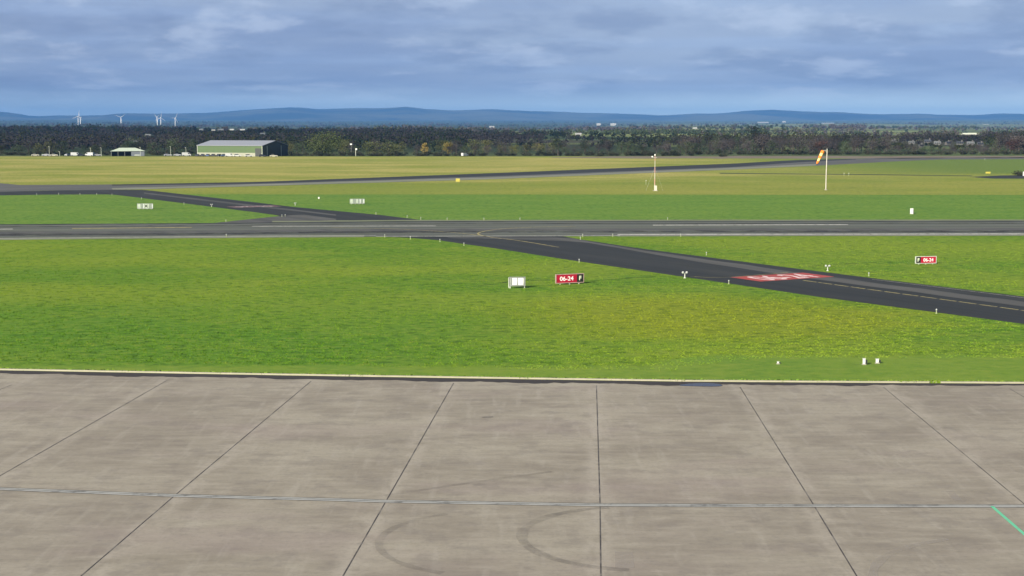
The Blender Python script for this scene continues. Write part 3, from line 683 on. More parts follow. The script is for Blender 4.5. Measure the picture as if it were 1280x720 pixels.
# ---------------------------------------------------------------- wind-measuring mast
an = empty('striped_mast', P(818.4, 238.6)); tag(an, 'slender pink and white striped mast with instruments at its top', 'mast')
M_PK = solid('faded_red', (.55, .30, .26)); M_WM = solid('mast_white', (.50, .50, .42))
zc = [0, 1.6, 3.1, 4.6, 6.1, 7.6, 9.0]
for k in range(6):
    MB().tube((0, 0, zc[k]), (0, 0, zc[k + 1]), .10 - .008 * k, .092 - .008 * k, n=8).build('mast_section', M_WM if k % 2 == 0 else M_PK, an)
MB().tube((-.75, 0, 8.5), (.5, 0, 8.5), .04, n=6).build('crossarm', M_PALE, an)
MB().lathe([(.05, 8.5), (.22, 8.6), (.24, 8.75), (.1, 8.9)], n=10, c=(-.68, 0, 0)).build('sensor', M_WHITE, an, smooth=True)
MB().lathe([(.08, 8.9), (.16, 8.98), (.17, 9.25), (.05, 9.4)], n=10).build('sensor', M_WHITE, an, smooth=True)
MB().box(-.15, .55, -.25, .1, .1, 1.35).build('equipment_box', M_WM, an, bevel=.03)
MB().box(-.5, .8, -.5, .5, 0, .1).build('base', M_BASE, an)
b = MB()
for sx_ in (-2.2, 2.2): b.tube((sx_, .8, 0), (0, 0, 6.0), .012, n=5)
b.build('guy_wire', M_PALE, an)

# ---------------------------------------------------------------- vegetation
def leaf_build(c0, c1, c2):
    def f(g, b, tc, out):
        oi = g.n('ShaderNodeObjectInfo'); ge = g.n('ShaderNodeNewGeometry')
        n = g.noise(tc, .45, 3); c = g.mix(g.step(n, .36, .64), c0, c1)
        c = g.mix(g.step(ge.outputs['Random Per Island'], .55, 1.0, 0, .42), c, c2)
        hs = g.n('ShaderNodeHueSaturation'); g.set(hs.inputs['Color'], c)
        g.set(hs.inputs['Value'], g.step(oi.outputs['Random'], 0, 1, .7, 1.3)); g.set(hs.inputs['Hue'], g.step(g.math('FRACT', g.math('MULTIPLY', oi.outputs['Random'], 7.3)), 0, 1, .485, .515))
        g.set(b.inputs[0], hs.outputs[0]); b.inputs['Roughness'].default_value = .8; b.inputs['Specular IOR Level'].default_value = .15
    return f
L_DARK = mat('dark_green_foliage', build=leaf_build((.030, .046, .024), (.050, .072, .034), (.075, .090, .042)))
L_OLIVE = mat('olive_foliage', build=leaf_build((.052, .062, .024), (.080, .086, .032), (.115, .112, .044)))
L_OAK = mat('oak_foliage', build=leaf_build((.045, .058, .020), (.065, .080, .028), (.095, .105, .040)))
L_BARE = mat('bare_twigs', build=leaf_build((.042, .039, .041), (.060, .053, .053), (.082, .070, .064)))
L_GOLD = mat('golden_foliage', build=leaf_build((.150, .120, .030), (.200, .160, .045), (.250, .200, .060)))
L_RUST = mat('rust_foliage', build=leaf_build((.060, .032, .026), (.078, .042, .032), (.056, .038, .034)))
L_SHRUB = mat('hedge_foliage', build=leaf_build((.028, .036, .020), (.045, .050, .028), (.060, .055, .036)))
BARK = solid('bark', (.055, .045, .038), .9)
def crown_arrays(seed, hgt, wid, base, lobes, per, q, conic=0.0, flat=1.0):
    r = np.random.default_rng(seed); V = []
    cz = (hgt + base) / 2; rz = (hgt - base) / 2
    for k in range(lobes):
        th = r.random() * 2 * math.pi; tz = r.uniform(-1.0, .9); rr = math.sqrt(max(0.05, 1 - tz * tz)) * r.uniform(.25, .82)
        if conic: rr = (1 - (tz + 1) / 2) * .8 * r.uniform(.3, 1)
        c = np.array([math.cos(th) * rr * wid / 2, math.sin(th) * rr * wid / 2, cz + tz * rz * .8])
        s = r.uniform(.20, .36) * wid * (.55 if conic else 1)
        d = r.normal(size=(per, 3)); d /= np.linalg.norm(d, axis=1)[:, None]; d *= (r.random(per) ** .45)[:, None] * s; d[:, 2] *= .75
        V.append(c + d)
    C = np.concatenate(V); C = C[(C[:, 2] < hgt) & (C[:, 2] > base * .3)]; n = len(C)
    a = r.normal(size=(n, 3)); a /= np.linalg.norm(a, axis=1)[:, None]; bq = np.cross(a, r.normal(size=(n, 3))); bq /= np.linalg.norm(bq, axis=1)[:, None]
    s = r.uniform(.5, 1.2, n)[:, None] * q / 2
    V = np.stack([C - a * s, C - bq * s * .7, C + a * s, C + bq * s * .7], 1).reshape(-1, 3)
    return V, np.arange(len(V)).reshape(-1, 4)
def tree_proto(kind, m, seed, hgt, wid, base, lobes=14, per=60, q=.7, conic=0, bare=False):
    root = empty(kind, (0, 0, 0)); V, Fc = crown_arrays(seed, hgt, wid, base, lobes, per, q, conic)
    arrays_mesh('crown', V, Fc, m, root)
    b = MB(); r = random.Random(seed); tr = wid * .028 + .08
    b.tube((0, 0, -.2), (0, 0, hgt * .45), tr, tr * .6, n=7).tube((0, 0, hgt * .45), (r.uniform(-.2, .2), 0, hgt * .88), tr * .6, tr * .12, n=6)
    for k in range(10 if bare else 6):
        th = r.random() * 6.28; z = hgt * r.uniform(.25, .6); rr = wid * r.uniform(.25, .42)
        b.tube((0, 0, z), (math.cos(th) * rr, math.sin(th) * rr, z + hgt * r.uniform(.15, .35)), tr * .4, tr * .08, n=5)
    b.build('trunk', BARK, root); return root
used = {}
protos = {
    'dark': [('dark_green_tree', L_DARK, 11, 11, 11, 1.5), ('dark_green_tree', L_DARK, 12, 13, 10, 2), ('dark_green_tree', L_DARK, 13, 9, 11, 1)],
    'olive': [('olive_tree', L_OLIVE, 21, 10, 9, 1.2), ('olive_tree', L_OLIVE, 22, 8, 10, .8), ('olive_tree', L_OLIVE, 23, 11, 8, 1.5)],
    'bare': [('bare_tree', L_BARE, 31, 12, 11, 2), ('bare_tree', L_BARE, 32, 10, 10, 1.6), ('bare_tree', L_BARE, 33, 13, 12, 2.4), ('bare_tree', L_BARE, 34, 9, 9, 1.2)],
    'rust': [('rust_tree', L_RUST, 41, 11, 9, 1.6)],
    'shrub': [('shrub', L_SHRUB, 51, 3.6, 6, .1), ('shrub', L_SHRUB, 52, 4.2, 5, .1)],
    'gold': [('golden_tree', L_GOLD, 61, 8.2, 4.2, .6), ('golden_tree', L_GOLD, 62, 8, 6.2, .8)],
    'conifer': [('dark_conifer', L_DARK, 71, 8, 3, .6)],
    'oak': [('oak_tree', L_OAK, 81, 14.5, 22, 1.2)],
}
P_ = {}
for k, L in protos.items():
    P_[k] = []
    for (nm, m, sd_, hg, wd, bs) in L:
        big = k == 'oak'
        q = tree_proto(nm, m, sd_, hg, wd, bs, lobes=44 if big else (10 if k == 'shrub' else 16), per=110 if big else (45 if k == 'shrub' else 62), q=.75 if big else (.5 if k in ('bare', 'conifer', 'gold') else .62), conic=1 if k == 'conifer' else 0, bare=k == 'bare')
        P_[k].append([q, hg, wd, False])
def plant(kind, px, r, hgt, wid, label, group, cat='tree', var=None):
    L = P_[kind]; e_ = L[var if var is not None else random.randrange(len(L))]
    o = e_[0] if not e_[3] else copy_tree(e_[0]); e_[3] = True
    p = at(px, r); o.location = (p.x, p.y, terr(p.x, p.y) - .05); s = wid / e_[2]
    o.scale = (s, s, hgt / e_[1]); o.rotation_euler.z = random.random() * 6.28
    return tag(o, label, cat, group)
mpx = 2.16   # px per metre at the far edge of the airfield
# the trees one can single out
plant('oak', 405, 862, 14.2, 22.5, 'large round olive green tree standing right of the green hangar', None, var=0)
plant('dark', 222, 875, 10.5, 11.5, 'dark round tree between the small shed and the green hangar', None)
plant('olive', 62, 880, 9, 12, 'broad dull green tree behind the parked vehicles, far left', None)
plant('olive', 468, 862, 8.2, 15, 'wide olive bushy tree between the large round tree and the golden ones', None, var=1)
plant('olive', 488, 866, 8.4, 12, 'rounded olive tree just left of the golden poplar pair', None, var=0)
plant('gold', 532.5, 856, 8.0, 4.6, 'narrow golden tree, left of the two golden ones', None, var=0)
plant('gold', 561, 858, 8.3, 6.6, 'broader golden tree, right of the two golden ones', None, var=1)
plant('conifer', 539.5, 854, 7.8, 2.8, 'thin black-green conifer beside the narrow golden tree', None)
plant('dark', 697, 856, 10.6, 9.5, 'dark green tree with a bare lower trunk in the middle of the tree line', None, var=1)
plant('dark', 941, 1150, 18, 22, 'tall dark pointed clump rising above the right woods', None, var=1)
plant('rust', 1263, 905, 12, 10, 'rust brown tree in the tall woods at the far right', None)
plant('rust', 1022, 905, 10, 8, 'reddish brown tree behind the windsock', None)
plant('shrub', 901, 832, 2.6, 7, 'low dark bush alone on the bare field edge', None, 'bush', var=0)
plant('shrub', 748, 842, 1.4, 9, 'very low dark bush on the field edge right of the centre', None, 'bush', var=1)
plant('shrub', 1268, 500, 2.0, 4.6, 'dark bush beside the paved pad at the right edge', None, 'bush', var=0)
def zone(px):
    return 'left of the small shed' if px < 139 else 'between the shed and the green hangar' if px < 250 else 'behind the green hangar' if px < 365 else 'left of the golden trees' if px < 530 else 'in the middle of the tree line' if px < 860 else 'in the tall right-hand woods'
NAME = {'dark': 'dark green tree', 'olive': 'olive green tree', 'bare': 'bare brown tree', 'rust': 'rust brown tree', 'shrub': 'low bush'}
def row_trees(px0, px1, n, r0, r1, hmin, hmax, weights):
    ks = list(weights); wts = [weights[k] for k in ks]
    for i in range(n):
        px = px0 + (px1 - px0) * (i + random.uniform(-.4, 1.4)) / n; k = random.choices(ks, wts)[0]; h = random.uniform(hmin, hmax)
        if 1105 < px < 1238: h *= .42
        if k == 'shrub': h = random.uniform(1.8, 3.6)
        wd = h * random.uniform(.8, 1.25) if k != 'shrub' else random.uniform(4, 8)
        plant(k, px, random.uniform(r0, r1), h, wd, NAME[k] + ' ' + zone(px), NAME[k] + 's ' + zone(px), 'bush' if k == 'shrub' else 'tree')
row_trees(-60, 360, 60, 868, 888, 2, 3, {'shrub': 1})
row_trees(-60, 135, 15, 890, 930, 5, 9, {'dark': 4, 'olive': 2, 'bare': 1})
row_trees(135, 250, 8, 900, 940, 7, 10, {'dark': 3, 'bare': 2})
row_trees(250, 365, 9, 920, 960, 6, 9.5, {'dark': 4, 'olive': 2})
row_trees(365, 530, 18, 880, 930, 5.5, 9.5, {'dark': 3, 'olive': 3, 'bare': 3})
row_trees(360, 600, 34, 852, 858, 2, 3, {'shrub': 1})
row_trees(545, 700, 22, 868, 920, 6, 9.5, {'olive': 4, 'bare': 5, 'dark': 1})
row_trees(600, 860, 40, 856, 866, 2, 3, {'shrub': 1})
row_trees(700, 870, 20, 880, 930, 5, 9.5, {'bare': 6, 'dark': 2})
row_trees(850, 1320, 105, 900, 1010, 8, 13, {'bare': 8, 'dark': 2})
row_trees(1185, 1330, 14, 900, 960, 11, 14.5, {'bare': 5})
row_trees(860, 1320, 75, 894, 906, 2, 3, {'shrub': 1})

# far buildings: solve the distance from the row at which they stand
def ground_row(px, r): p = at(px, r); return HOR + (H - terr(p.x, p.y)) / r * F
def find_r(px, row, lo=1000, hi=16000):
    best = (9e9, lo)
    for r in np.geomspace(lo, hi, 160):
        d_ = abs(ground_row(px, r) - row)
        if d_ < best[0] - .05: best = (d_, r)
    return best[1]
W_WALL = solid('pale_wall', (.34, .34, .31)); W_ROOF = solid('slate_roof', (.14, .15, .17)); W_PROOF = solid('pale_sheet_roof', (.40, .41, .39)); W_GLASS = solid('dark_window', (.03, .035, .04), .2); W_BRICK = solid('grey_render', (.30, .28, .26))
blocked = []
def building(name, loc, rz, L, W, eave, ridge, wall, roof, label, cat, group=None, wins=0, chimney=False, door=False):
    root = empty(name, loc, rz); tag(root, label, cat, group)
    b = MB(); x, y = L / 2, W / 2
    b.add([(-x, -y, -1), (x, -y, -1), (x, y, -1), (-x, y, -1), (-x, -y, eave), (x, -y, eave), (x, y, eave), (-x, y, eave), (-x, 0, ridge - .05), (x, 0, ridge - .05)],
          [(0, 1, 5, 4), (2, 3, 7, 6), (1, 2, 6, 9, 5), (3, 0, 4, 8, 7)]); b.build('wall', wall, root)
    b = MB(); o = .3; t = .18; sl = (ridge - eave) / y; ye = y + o; ze = eave - o * sl
    for s in (-1, 1):
        vs = [(-x - o, s * ye, ze), (x + o, s * ye, ze), (x + o, 0, ridge), (-x - o, 0, ridge)]
        vs += [(a, c, z + t) for a, c, z in vs]
        b.add(vs, [(0, 1, 5, 4), (1, 2, 6, 5), (2, 3, 7, 6), (3, 0, 4, 7), (4, 5, 6, 7), (3, 2, 1, 0)])
    rf = b.build('roof', roof, root)
    if chimney: MB().box(x - 1.6, x - .6, -.5, .5, ridge - .4, ridge + 1.3).build('chimney', W_BRICK, rf)
    for k in range(wins):
        for z in ((1.0, 2.2), (3.4, 4.5)) if eave > 4.6 else ((1.0, 2.2),):
            xx = -x + L * (k + .5) / wins; MB().box(xx - .6, xx + .6, -y - .05, -y + .02, z[0], z[1]).build('window', W_GLASS, root)
    if door: MB().box(-L * .18, L * .18, -y - .06, -y + .02, 0, eave * .8).build('door', W_GLASS, root)
    return root
def far_b(px, row, wpx, hpx, roof, label, name='barn', cat='barn', wall=None, rz=None, grp='far farm buildings', lo=1000, hi=16000, **kw):
    wpx *= .85; hpx *= .9; r = find_r(px, row, lo, hi); k = r / F; L = wpx * k; Hh = hpx * k; p = at(px, r)
    rz = random.uniform(-.3, .3) if rz is None else rz
    building(name, (p.x, p.y, terr(p.x, p.y)), rz, L, L * .55, Hh * .55, Hh, wall or W_WALL, roof, label, cat, grp, **kw)
    blocked.append(((px - wpx * .6), (px + wpx * .6), r, row - .35 * hpx))
far_b(190, 170, 8, 2.6, W_PROOF, 'bright pale barn roof in the dark woods above the small shed', door=True)
far_b(174, 178, 5, 2.0, W_PROOF, 'small pale roof low in the dark woods above the small shed', door=True)
far_b(256, 163.5, 6, 2.6, W_PROOF, 'leftmost pale roof in the row above the green hangar', door=True)
far_b(271, 164, 5, 2.2, W_PROOF, 'second pale roof from the left above the green hangar', wins=2)
far_b(280, 163.5, 8, 2.6, W_PROOF, 'third and widest pale roof above the green hangar', wins=3)
far_b(294, 163.4, 6, 2.4, W_PROOF, 'fourth pale roof from the left above the green hangar', wins=2)
far_b(307, 163.4, 7, 2.4, W_PROOF, 'rightmost pale roof in the row above the green hangar', wins=2)
far_b(332, 168.4, 7, 2.6, W_PROOF, 'pale barn above the right end of the green hangar', door=True)
far_b(371, 161.4, 6, 2.4, W_PROOF, 'pale barn on the skyline left of the large round tree', door=True)
far_b(615, 159.4, 7, 2.0, W_PROOF, 'pale shed on the plain near the centre skyline', door=True)
far_b(722, 169.5, 9, 3.6, W_PROOF, 'white gabled barn among dark hedges right of the centre', door=True)
far_b(747, 157.2, 6, 3.2, W_PROOF, 'left of two white sheds on the skyline right of the centre', lo=5000)
far_b(765, 157.2, 8, 3.4, W_PROOF, 'right of two white sheds on the skyline right of the centre', lo=5000)
far_b(866, 162, 6, 3.0, W_PROOF, 'white farmhouse among trees above the bare field', 'farmhouse', 'house', wins=3, chimney=True)
far_b(950, 153.8, 15, 1.6, W_PROOF, 'long white building under the hills above the right woods', 'warehouse', 'building', lo=11000)
far_b(976, 152.8, 5, 1.6, W_PROOF, 'small white building under the hills right of the long white one', 'warehouse', 'building', lo=11000)
far_b(1030, 154.6, 16, 1.2, W_PROOF, 'long pale building under the hills above the windsock', 'warehouse', 'building', lo=11000)
far_b(1225, 158.6, 9, 2.4, W_PROOF, 'white shed at the foot of the hills, far right', 'warehouse', 'building', lo=9000)
far_b(1205, 168.6, 20, 2.6, solid('bright_roof', (.75, .80, .62)), 'long bright roof in the light fields at the right', 'greenhouse', 'greenhouse', rz=0)
HB = [(1134, 180, 8, 4, W_PROOF), (1146, 184, 7, 4, W_ROOF), (1154, 179, 9, 5, W_ROOF), (1166, 181, 9, 5, W_PROOF), (1179, 180.6, 8, 4.4, W_ROOF), (1194, 181, 9, 4.6, W_ROOF), (1207, 181.5, 10, 5, W_PROOF), (1219, 182, 8, 4.6, W_ROOF), (1112, 178, 7, 3.6, W_PROOF), (1102, 181, 6, 3.4, W_PROOF), (965, 184.4, 9, 3.2, W_PROOF)]
for i, (px, row, wp, hp, rf) in enumerate(HB):
    lab = ['pale roofed house at the left of the right-hand village', 'low slate house in the left of the right-hand village', 'slate roofed house third from left in the village', 'pale roofed house near the middle of the village', 'slate house right of the village middle', 'slate house left of the white gable', 'house with the white gable in the right-hand village', 'slate house at the right end of the village', 'pale house apart, left of the village', 'small pale house farthest left of the village', 'low pale house in the woods left of the windsock'][i]
    far_b(px, row, wp, hp, rf, lab, 'house', 'house', W_WALL if i % 2 else W_BRICK, random.uniform(-.7, .7), 'village houses', wins=3, chimney=True, lo=1000, hi=2500)

# uncountable woods and hedges beyond
def woods(seed, n, m, label, kinds):
    r = np.random.default_rng(seed); C = []; SZ = []
    tries = 0
    while len(C) < n and tries < n * 60:
        tries += 1
        rr = float(np.exp(r.uniform(math.log(1000), math.log(15500)))); px = r.uniform(-160, 1440)
        p = at(px, rr); x, y = p.x, p.y
        wv = mnoise.noise(Vector((x / 420, y / 620, 11 + kinds))) + .5 * mnoise.noise(Vector((x / 1300, y / 2400, 5)))
        hx = (x * math.cos(.5) + y * math.sin(.5)); hy = (-x * math.sin(.5) + y * math.cos(.5))
        hedge = min(abs((hx / 260 + .3 * mnoise.noise(Vector((hx / 900, hy / 900, 1)))) % 1 - .5) * 260, abs((hy / 420 + .3 * mnoise.noise(Vector((hx / 700, hy / 900, 7)))) % 1 - .5) * 420)
        left = max(0, min(1, (760 - px) / 500))
        thr = -.02 + (.30 if px > 850 and rr > 1500 else 0) + (.22 if 590 < px < 860 else 0) - .06 * left + .18 * mnoise.noise(Vector((x / 900, y / 1500, 21))) + (.1 if rr > 4500 else 0)
        if not (wv > thr or hedge < (9 if px < 850 else 11)): continue
        zt = terr(x, y); h_ = (r.uniform(6, 12) + 13 * max(0, mnoise.noise(Vector((x / 190, y / 260, 3))) - .1) if wv > thr else r.uniform(4, 9)); top_row = HOR - (zt + h_ - H) / rr * F
        for a, c, rb, tr_ in blocked:      # lower growth in front of the farms
            mg = h_ * .5 / rr * F
            if a - mg < px < c + mg and rr < rb + 15: h_ = min(h_, (HOR - tr_ - .6) * rr / F + H - zt)
        if h_ < 2: continue
        C.append((x, y, zt)); SZ.append((h_, rr))
    C = np.array(C); hh = np.array([s[0] for s in SZ]); rr = np.array([s[1] for s in SZ]); n = len(C); per = 30
    wd = hh * r.uniform(.8, 1.5, n)
    d_ = r.normal(size=(n, per, 3)); d_ /= np.linalg.norm(d_, axis=2)[..., None]; d_ *= (r.random((n, per)) ** .4)[..., None]
    Q = C[:, None, :] + np.stack([d_[..., 0] * wd[:, None] / 2, d_[..., 1] * wd[:, None] / 2, hh[:, None] * (.52 + .48 * d_[..., 2])], 2)
    s = (np.clip(rr / 1700, .9, 3.2) * .8)[:, None] * r.uniform(.7, 1.5, (n, per)); Q = Q.reshape(-1, 3); s = s.reshape(-1, 1)
    a = r.normal(size=(len(Q), 3)); a /= np.linalg.norm(a, axis=1)[:, None]; bb = np.cross(a, r.normal(size=(len(Q), 3))); bb /= np.linalg.norm(bb, axis=1)[:, None]
    V = np.stack([Q - a * s, Q - bb * s * .8, Q + a * s, Q + bb * s * .8], 1).reshape(-1, 3)
    tag(arrays_mesh('woodland', V, np.arange(len(V)).reshape(-1, 4), m), label, 'woods', kind='stuff')
woods(101, 6000, L_BARE, 'bare brown woods and hedges receding to the hills', 0)
woods(102, 4200, L_DARK, 'dark green woods and hedges receding to the hills', 3)
woods(103, 2200, L_OLIVE, 'olive woods scattered between the far fields', 6)

# ---------------------------------------------------------------- green hangar
hp = P(247, 195); az = math.atan2(-hp.x, hp.y); th = -R(35) + az
G_WALL = solid('green_cladding', (.060, .108, .038), .6); G_ROOF = solid('grey_sheet_roof', (.26, .28, .33), .5); G_BASE = solid('pale_base_wall', (.42, .44, .36)); G_END_SHADED = solid('shaded_gable_cladding', (.045, .055, .060), .7)  # gable shade is put into the colour: darker than the sunlit long wall
LH, WH, EV, RG = 43.5, 27.5, 6.0, 8.7
G_BASE = solid('pale_base_wall', (.27, .28, .23))
hg = empty('hangar', (hp.x, hp.y, 0), th); tag(hg, 'long green hangar with a grey pitched roof at the far edge of the airfield', 'hangar')
MB().add([(0, 0, 2.0), (LH, 0, 2.0), (LH, 0, EV), (0, 0, EV)], [(0, 1, 2, 3)]).add([(LH, WH, 0), (0, WH, 0), (0, WH, EV), (LH, WH, EV)], [(0, 1, 2, 3)]).build('long_wall', G_WALL, hg)
b = MB(); b.box(0, LH, -.08, .02, 0, 2.0).build('base_wall', G_BASE, hg)
for x_, fl in ((LH, 0), (0, 1)):
    f_ = (0, 1, 2, 3, 4); vs = [(x_, 0, 0), (x_, WH, 0), (x_, WH, EV), (x_, WH / 2, RG - .05), (x_, 0, EV)]
    MB().add(vs, [f_ if not fl else f_[::-1]]).build('gable_wall', G_END_SHADED, hg)
b = MB()
for s in (0, 1):
    y0, y1 = (-.4, WH / 2) if s == 0 else (WH + .4, WH / 2); vs = [(-.4, y0, EV - .05), (LH + .4, y0, EV - .05), (LH + .4, y1, RG), (-.4, y1, RG)]; vs += [(a, c, z + .2) for a, c, z in vs]
    b.add(vs, [(0, 1, 5, 4), (1, 2, 6, 5), (2, 3, 7, 6), (3, 0, 4, 7), (4, 5, 6, 7), (3, 2, 1, 0)])
b.build('roof', G_ROOF, hg)
for x0, x1 in ((LH * .895, LH * .99),): MB().box(x0, x1, -.14, -.02, 0, 4.6).build('door', M_DARK, hg)
for y0 in (.18, .72):
    MB().box(LH + .02, LH + .1, WH * y0, WH * (y0 + .012), 0, EV).build('corner_post', M_PALE, hg)
MB().box(LH + .02, LH + .12, WH * .22, WH * .70, 0, 5.2).build('sliding_door', M_DARK, hg)
for px_ in (0, LH): MB().box(px_ - .12, px_ + .12, -.14, .1, 0, EV).build('corner_post', M_PALE, hg)
b = MB()
for k in range(1, 12): b.box(LH * k / 12 - .06, LH * k / 12 + .06, -.03, -.005, 2.05, EV - .1)
b.build('cladding_ribs', G_WALL, hg)
# ---------------------------------------------------------------- small pale-roofed shed
sp = P(160, 195.1); sh_ = empty('open_shed', (sp.x, sp.y, 0), math.atan2(-sp.x, sp.y)); tag(sh_, 'low dark open shed with a pale roof left of the green hangar', 'shed')
b = MB(); b.box(-9.3, 9.3, 6.8, 7, 0, 2.8).box(-9.3, -9.1, 0, 7, 0, 2.8).box(9.1, 9.3, 0, 7, 0, 2.8); b.build('wall', M_DARK, sh_)
MB().box(1.8, 9.2, 0, .2, 0, 2.7).build('front_wall', solid('grey_cladding', (.13, .15, .18)), sh_)
MB().box(3.6, 6.6, -.08, -.01, .3, .8).build('door', M_PALE, sh_)
b = MB(); b.add([(-9.7, -.5, 2.75), (9.8, -.5, 2.85), (9.8, 7.5, 2.8), (-9.7, 7.5, 2.8), (-4.6, 2.4, 4.7), (4.2, 2.4, 4.7), (4.2, 4.6, 4.7), (-4.6, 4.6, 4.7)], [(0, 1, 5, 4), (1, 2, 6, 5), (2, 3, 7, 6), (3, 0, 4, 7), (4, 5, 6, 7), (3, 2, 1, 0)])
b.build('roof', solid('pale_green_roof', (.38, .45, .38)), sh_)
for x in (-9.2, -5.5, -1.8): MB().box(x - .1, x + .1, -.1, .1, 0, 2.75).build('post', M_GREY, sh_)

# ---------------------------------------------------------------- vehicles by the far buildings
M_TYRE = solid('tyre', (.015, .015, .016), .8)
def make_car(col, van=False):
    root = empty('parked_van' if van else 'parked_car', (0, 0, 0)); m = solid('car_paint', col, .3)
    hx = 2.5 if van else 2.15; 
    side = ([(-hx, .35), (hx, .35), (hx, .95), (hx - .5, 1.15), (hx - 1.1, 2.05), (-hx + .05, 2.1), (-hx, 1.9)] if van else [(-hx, .35), (hx, .35), (hx, .75), (hx - .25, .88), (hx - 1.2, .95), (hx - 1.2, .95), (-hx + .2, .95), (-hx, .85)])
    def ext(pr, w0, name, m_, par):
        n = len(pr); vs = [(x, -w0, z) for x, z in pr] + [(x, w0, z) for x, z in pr]
        return MB().add(vs, [tuple(range(n)), tuple(range(2 * n - 1, n - 1, -1))] + [(i, i + n, (i + 1) % n + n, (i + 1) % n) for i in range(n)]).build(name, m_, par)
    ext(side, .88, 'body', m, root)
    if not van:
        ext([(hx - 1.25, .95), (hx - 1.95, 1.42), (-hx + .9, 1.45), (-hx + .3, .95)], .74, 'cabin', W_GLASS, root)
        ext([(hx - 1.9, 1.425), (hx - 2.0, 1.47), (-hx + .95, 1.5), (-hx + .85, 1.455)], .72, 'roof', m, root)
    else:
        ext([(hx - .62, 1.18), (hx - 1.12, 1.95), (hx - 1.75, 1.95), (hx - 1.75, 1.18)], .892, 'side_window', W_GLASS, root)
    for x in (-hx + .75, hx - .85):
        for y in (-.8, .8):
            MB().tube((x, y - .1, .33), (x, y + .1, .33), .33, n=12).build('wheel', M_TYRE, root)
    return root
cars = {}
def car(px, r, col, label, van=False, rz=0.0, s=1.0):
    key = (col, van)
    if key not in cars: cars[key] = o = make_car(col, van)
    else: o = copy_tree(cars[key])
    p = at(px, r); o.location = (p.x, p.y, 0); o.rotation_euler.z = rz; o.scale = (s, s, s); tag(o, label, 'van' if van else 'car', 'vehicles parked by the far buildings')
WHT, SIL, DRK, BLU, BEI = (.48, .50, .52), (.36, .38, .42), (.025, .03, .05), (.06, .10, .22), (.45, .44, .38)
car(50, 850, BEI, 'leftmost pale car at the far left field edge', rz=.2); car(63, 852, SIL, 'silver car second from the far left', rz=3.0); car(73, 848, BEI, 'beige car third from the far left', rz=.1)
car(90.5, 856, SIL, 'silver car just left of the large white van', rz=1.2); car(99.5, 853, WHT, 'large white van in the far left car park', van=True, rz=.15)
car(106.5, 850, DRK, 'dark car just right of the large white van', rz=.4); car(117, 852, WHT, 'white van third vehicle left of the small shed', van=True, rz=2.9); car(127, 853, SIL, 'silver car nearest the left side of the small shed', rz=.3)
car(214, 853, SIL, 'silver car left of the lamp post by the hangar', rz=.4); car(226, 853, SIL, 'silver car between the two lamp posts by the hangar', rz=.1); car(237, 852, WHT, 'white van just left of the green hangar', van=True, rz=.3)
for i, px in enumerate((251, 257.5, 264, 270.5)): car(px, 838, DRK if i != 2 else BLU, ['dark car at the left corner of the green hangar', 'second dark car from the left corner of the hangar', 'blue car among dark ones before the hangar', 'fourth car from the left corner of the hangar'][i], rz=1.45)
car(278, 836, DRK, 'dark car left of the white van before the hangar', rz=1.2); car(284.5, 836, BLU, 'blue car just left of the white van before the hangar', rz=.6)
car(290, 834, WHT, 'white van before the middle of the green hangar', van=True, rz=.2, s=.9); car(300, 834, WHT, 'white car right of the white van before the hangar', rz=.1)
car(314, 828, WHT, 'white car before the dark hangar door', rz=.3); car(331, 826, DRK, 'dark car below the hangar gable', rz=.2); car(345, 824, BEI, 'pale car at the right corner of the hangar', rz=.1)
car(581.5, 846, WHT, 'lone white van on the field edge right of the golden trees', van=True, rz=.9, s=.9)
car(1281, 490, WHT, 'white van by the dark bush at the right edge', van=True, rz=.4, s=.8)
def pole(px, r, h, label, lamp=True):
    p = at(px, r); root = empty('lamp_post', (p.x, p.y, 0)); tag(root, label, 'lamp post', 'poles by the far buildings')
    MB().tube((0, 0, 0), (0, 0, h), .11, .07, n=8).build('shaft', M_PALE, root)
    if lamp: MB().box(-.6, .1, -.12, .12, h, h + .12).build('lamp_head', M_PALE, root)
for px, h, lab in ((67.3, 5.4, 'thin pole behind the silver car, far left'), (80, 2.6, 'short pale post left of the large white van'), (118.5, 4.6, 'thin pole above the white van left of the shed'), (131.5, 4.8, 'pole left of the small shed'), (180, 5, 'pole at the right corner of the small shed'), (217.5, 5.4, 'left of two lamp posts before the hangar'), (236.5, 4.8, 'right of two lamp posts before the hangar')):
    pole(px, 846, h, lab)
p = at(446.5, 846); fl = empty('floodlight_pole', (p.x, p.y, 0)); tag(fl, 'short pole with a white floodlight right of the large round tree', 'lamp post')
MB().tube((0, 0, 0), (0, 0, 4.0), .14, n=8).build('shaft', M_PALE, fl); MB().box(-.1, .8, -.3, .2, 3.6, 4.5).build('lamp_head', M_WHITE, fl)
p = at(441, 852); fl = empty('floodlight_pole', (p.x, p.y, 0)); tag(fl, 'taller pole with a white lamp beside the large round tree', 'lamp post')
MB().tube((0, 0, 0), (0, 0, 6.6), .09, n=8).build('shaft', M_GREY, fl); MB().box(-.6, .5, -.3, .2, 6.4, 7.1).build('lamp_head', M_WHITE, fl)

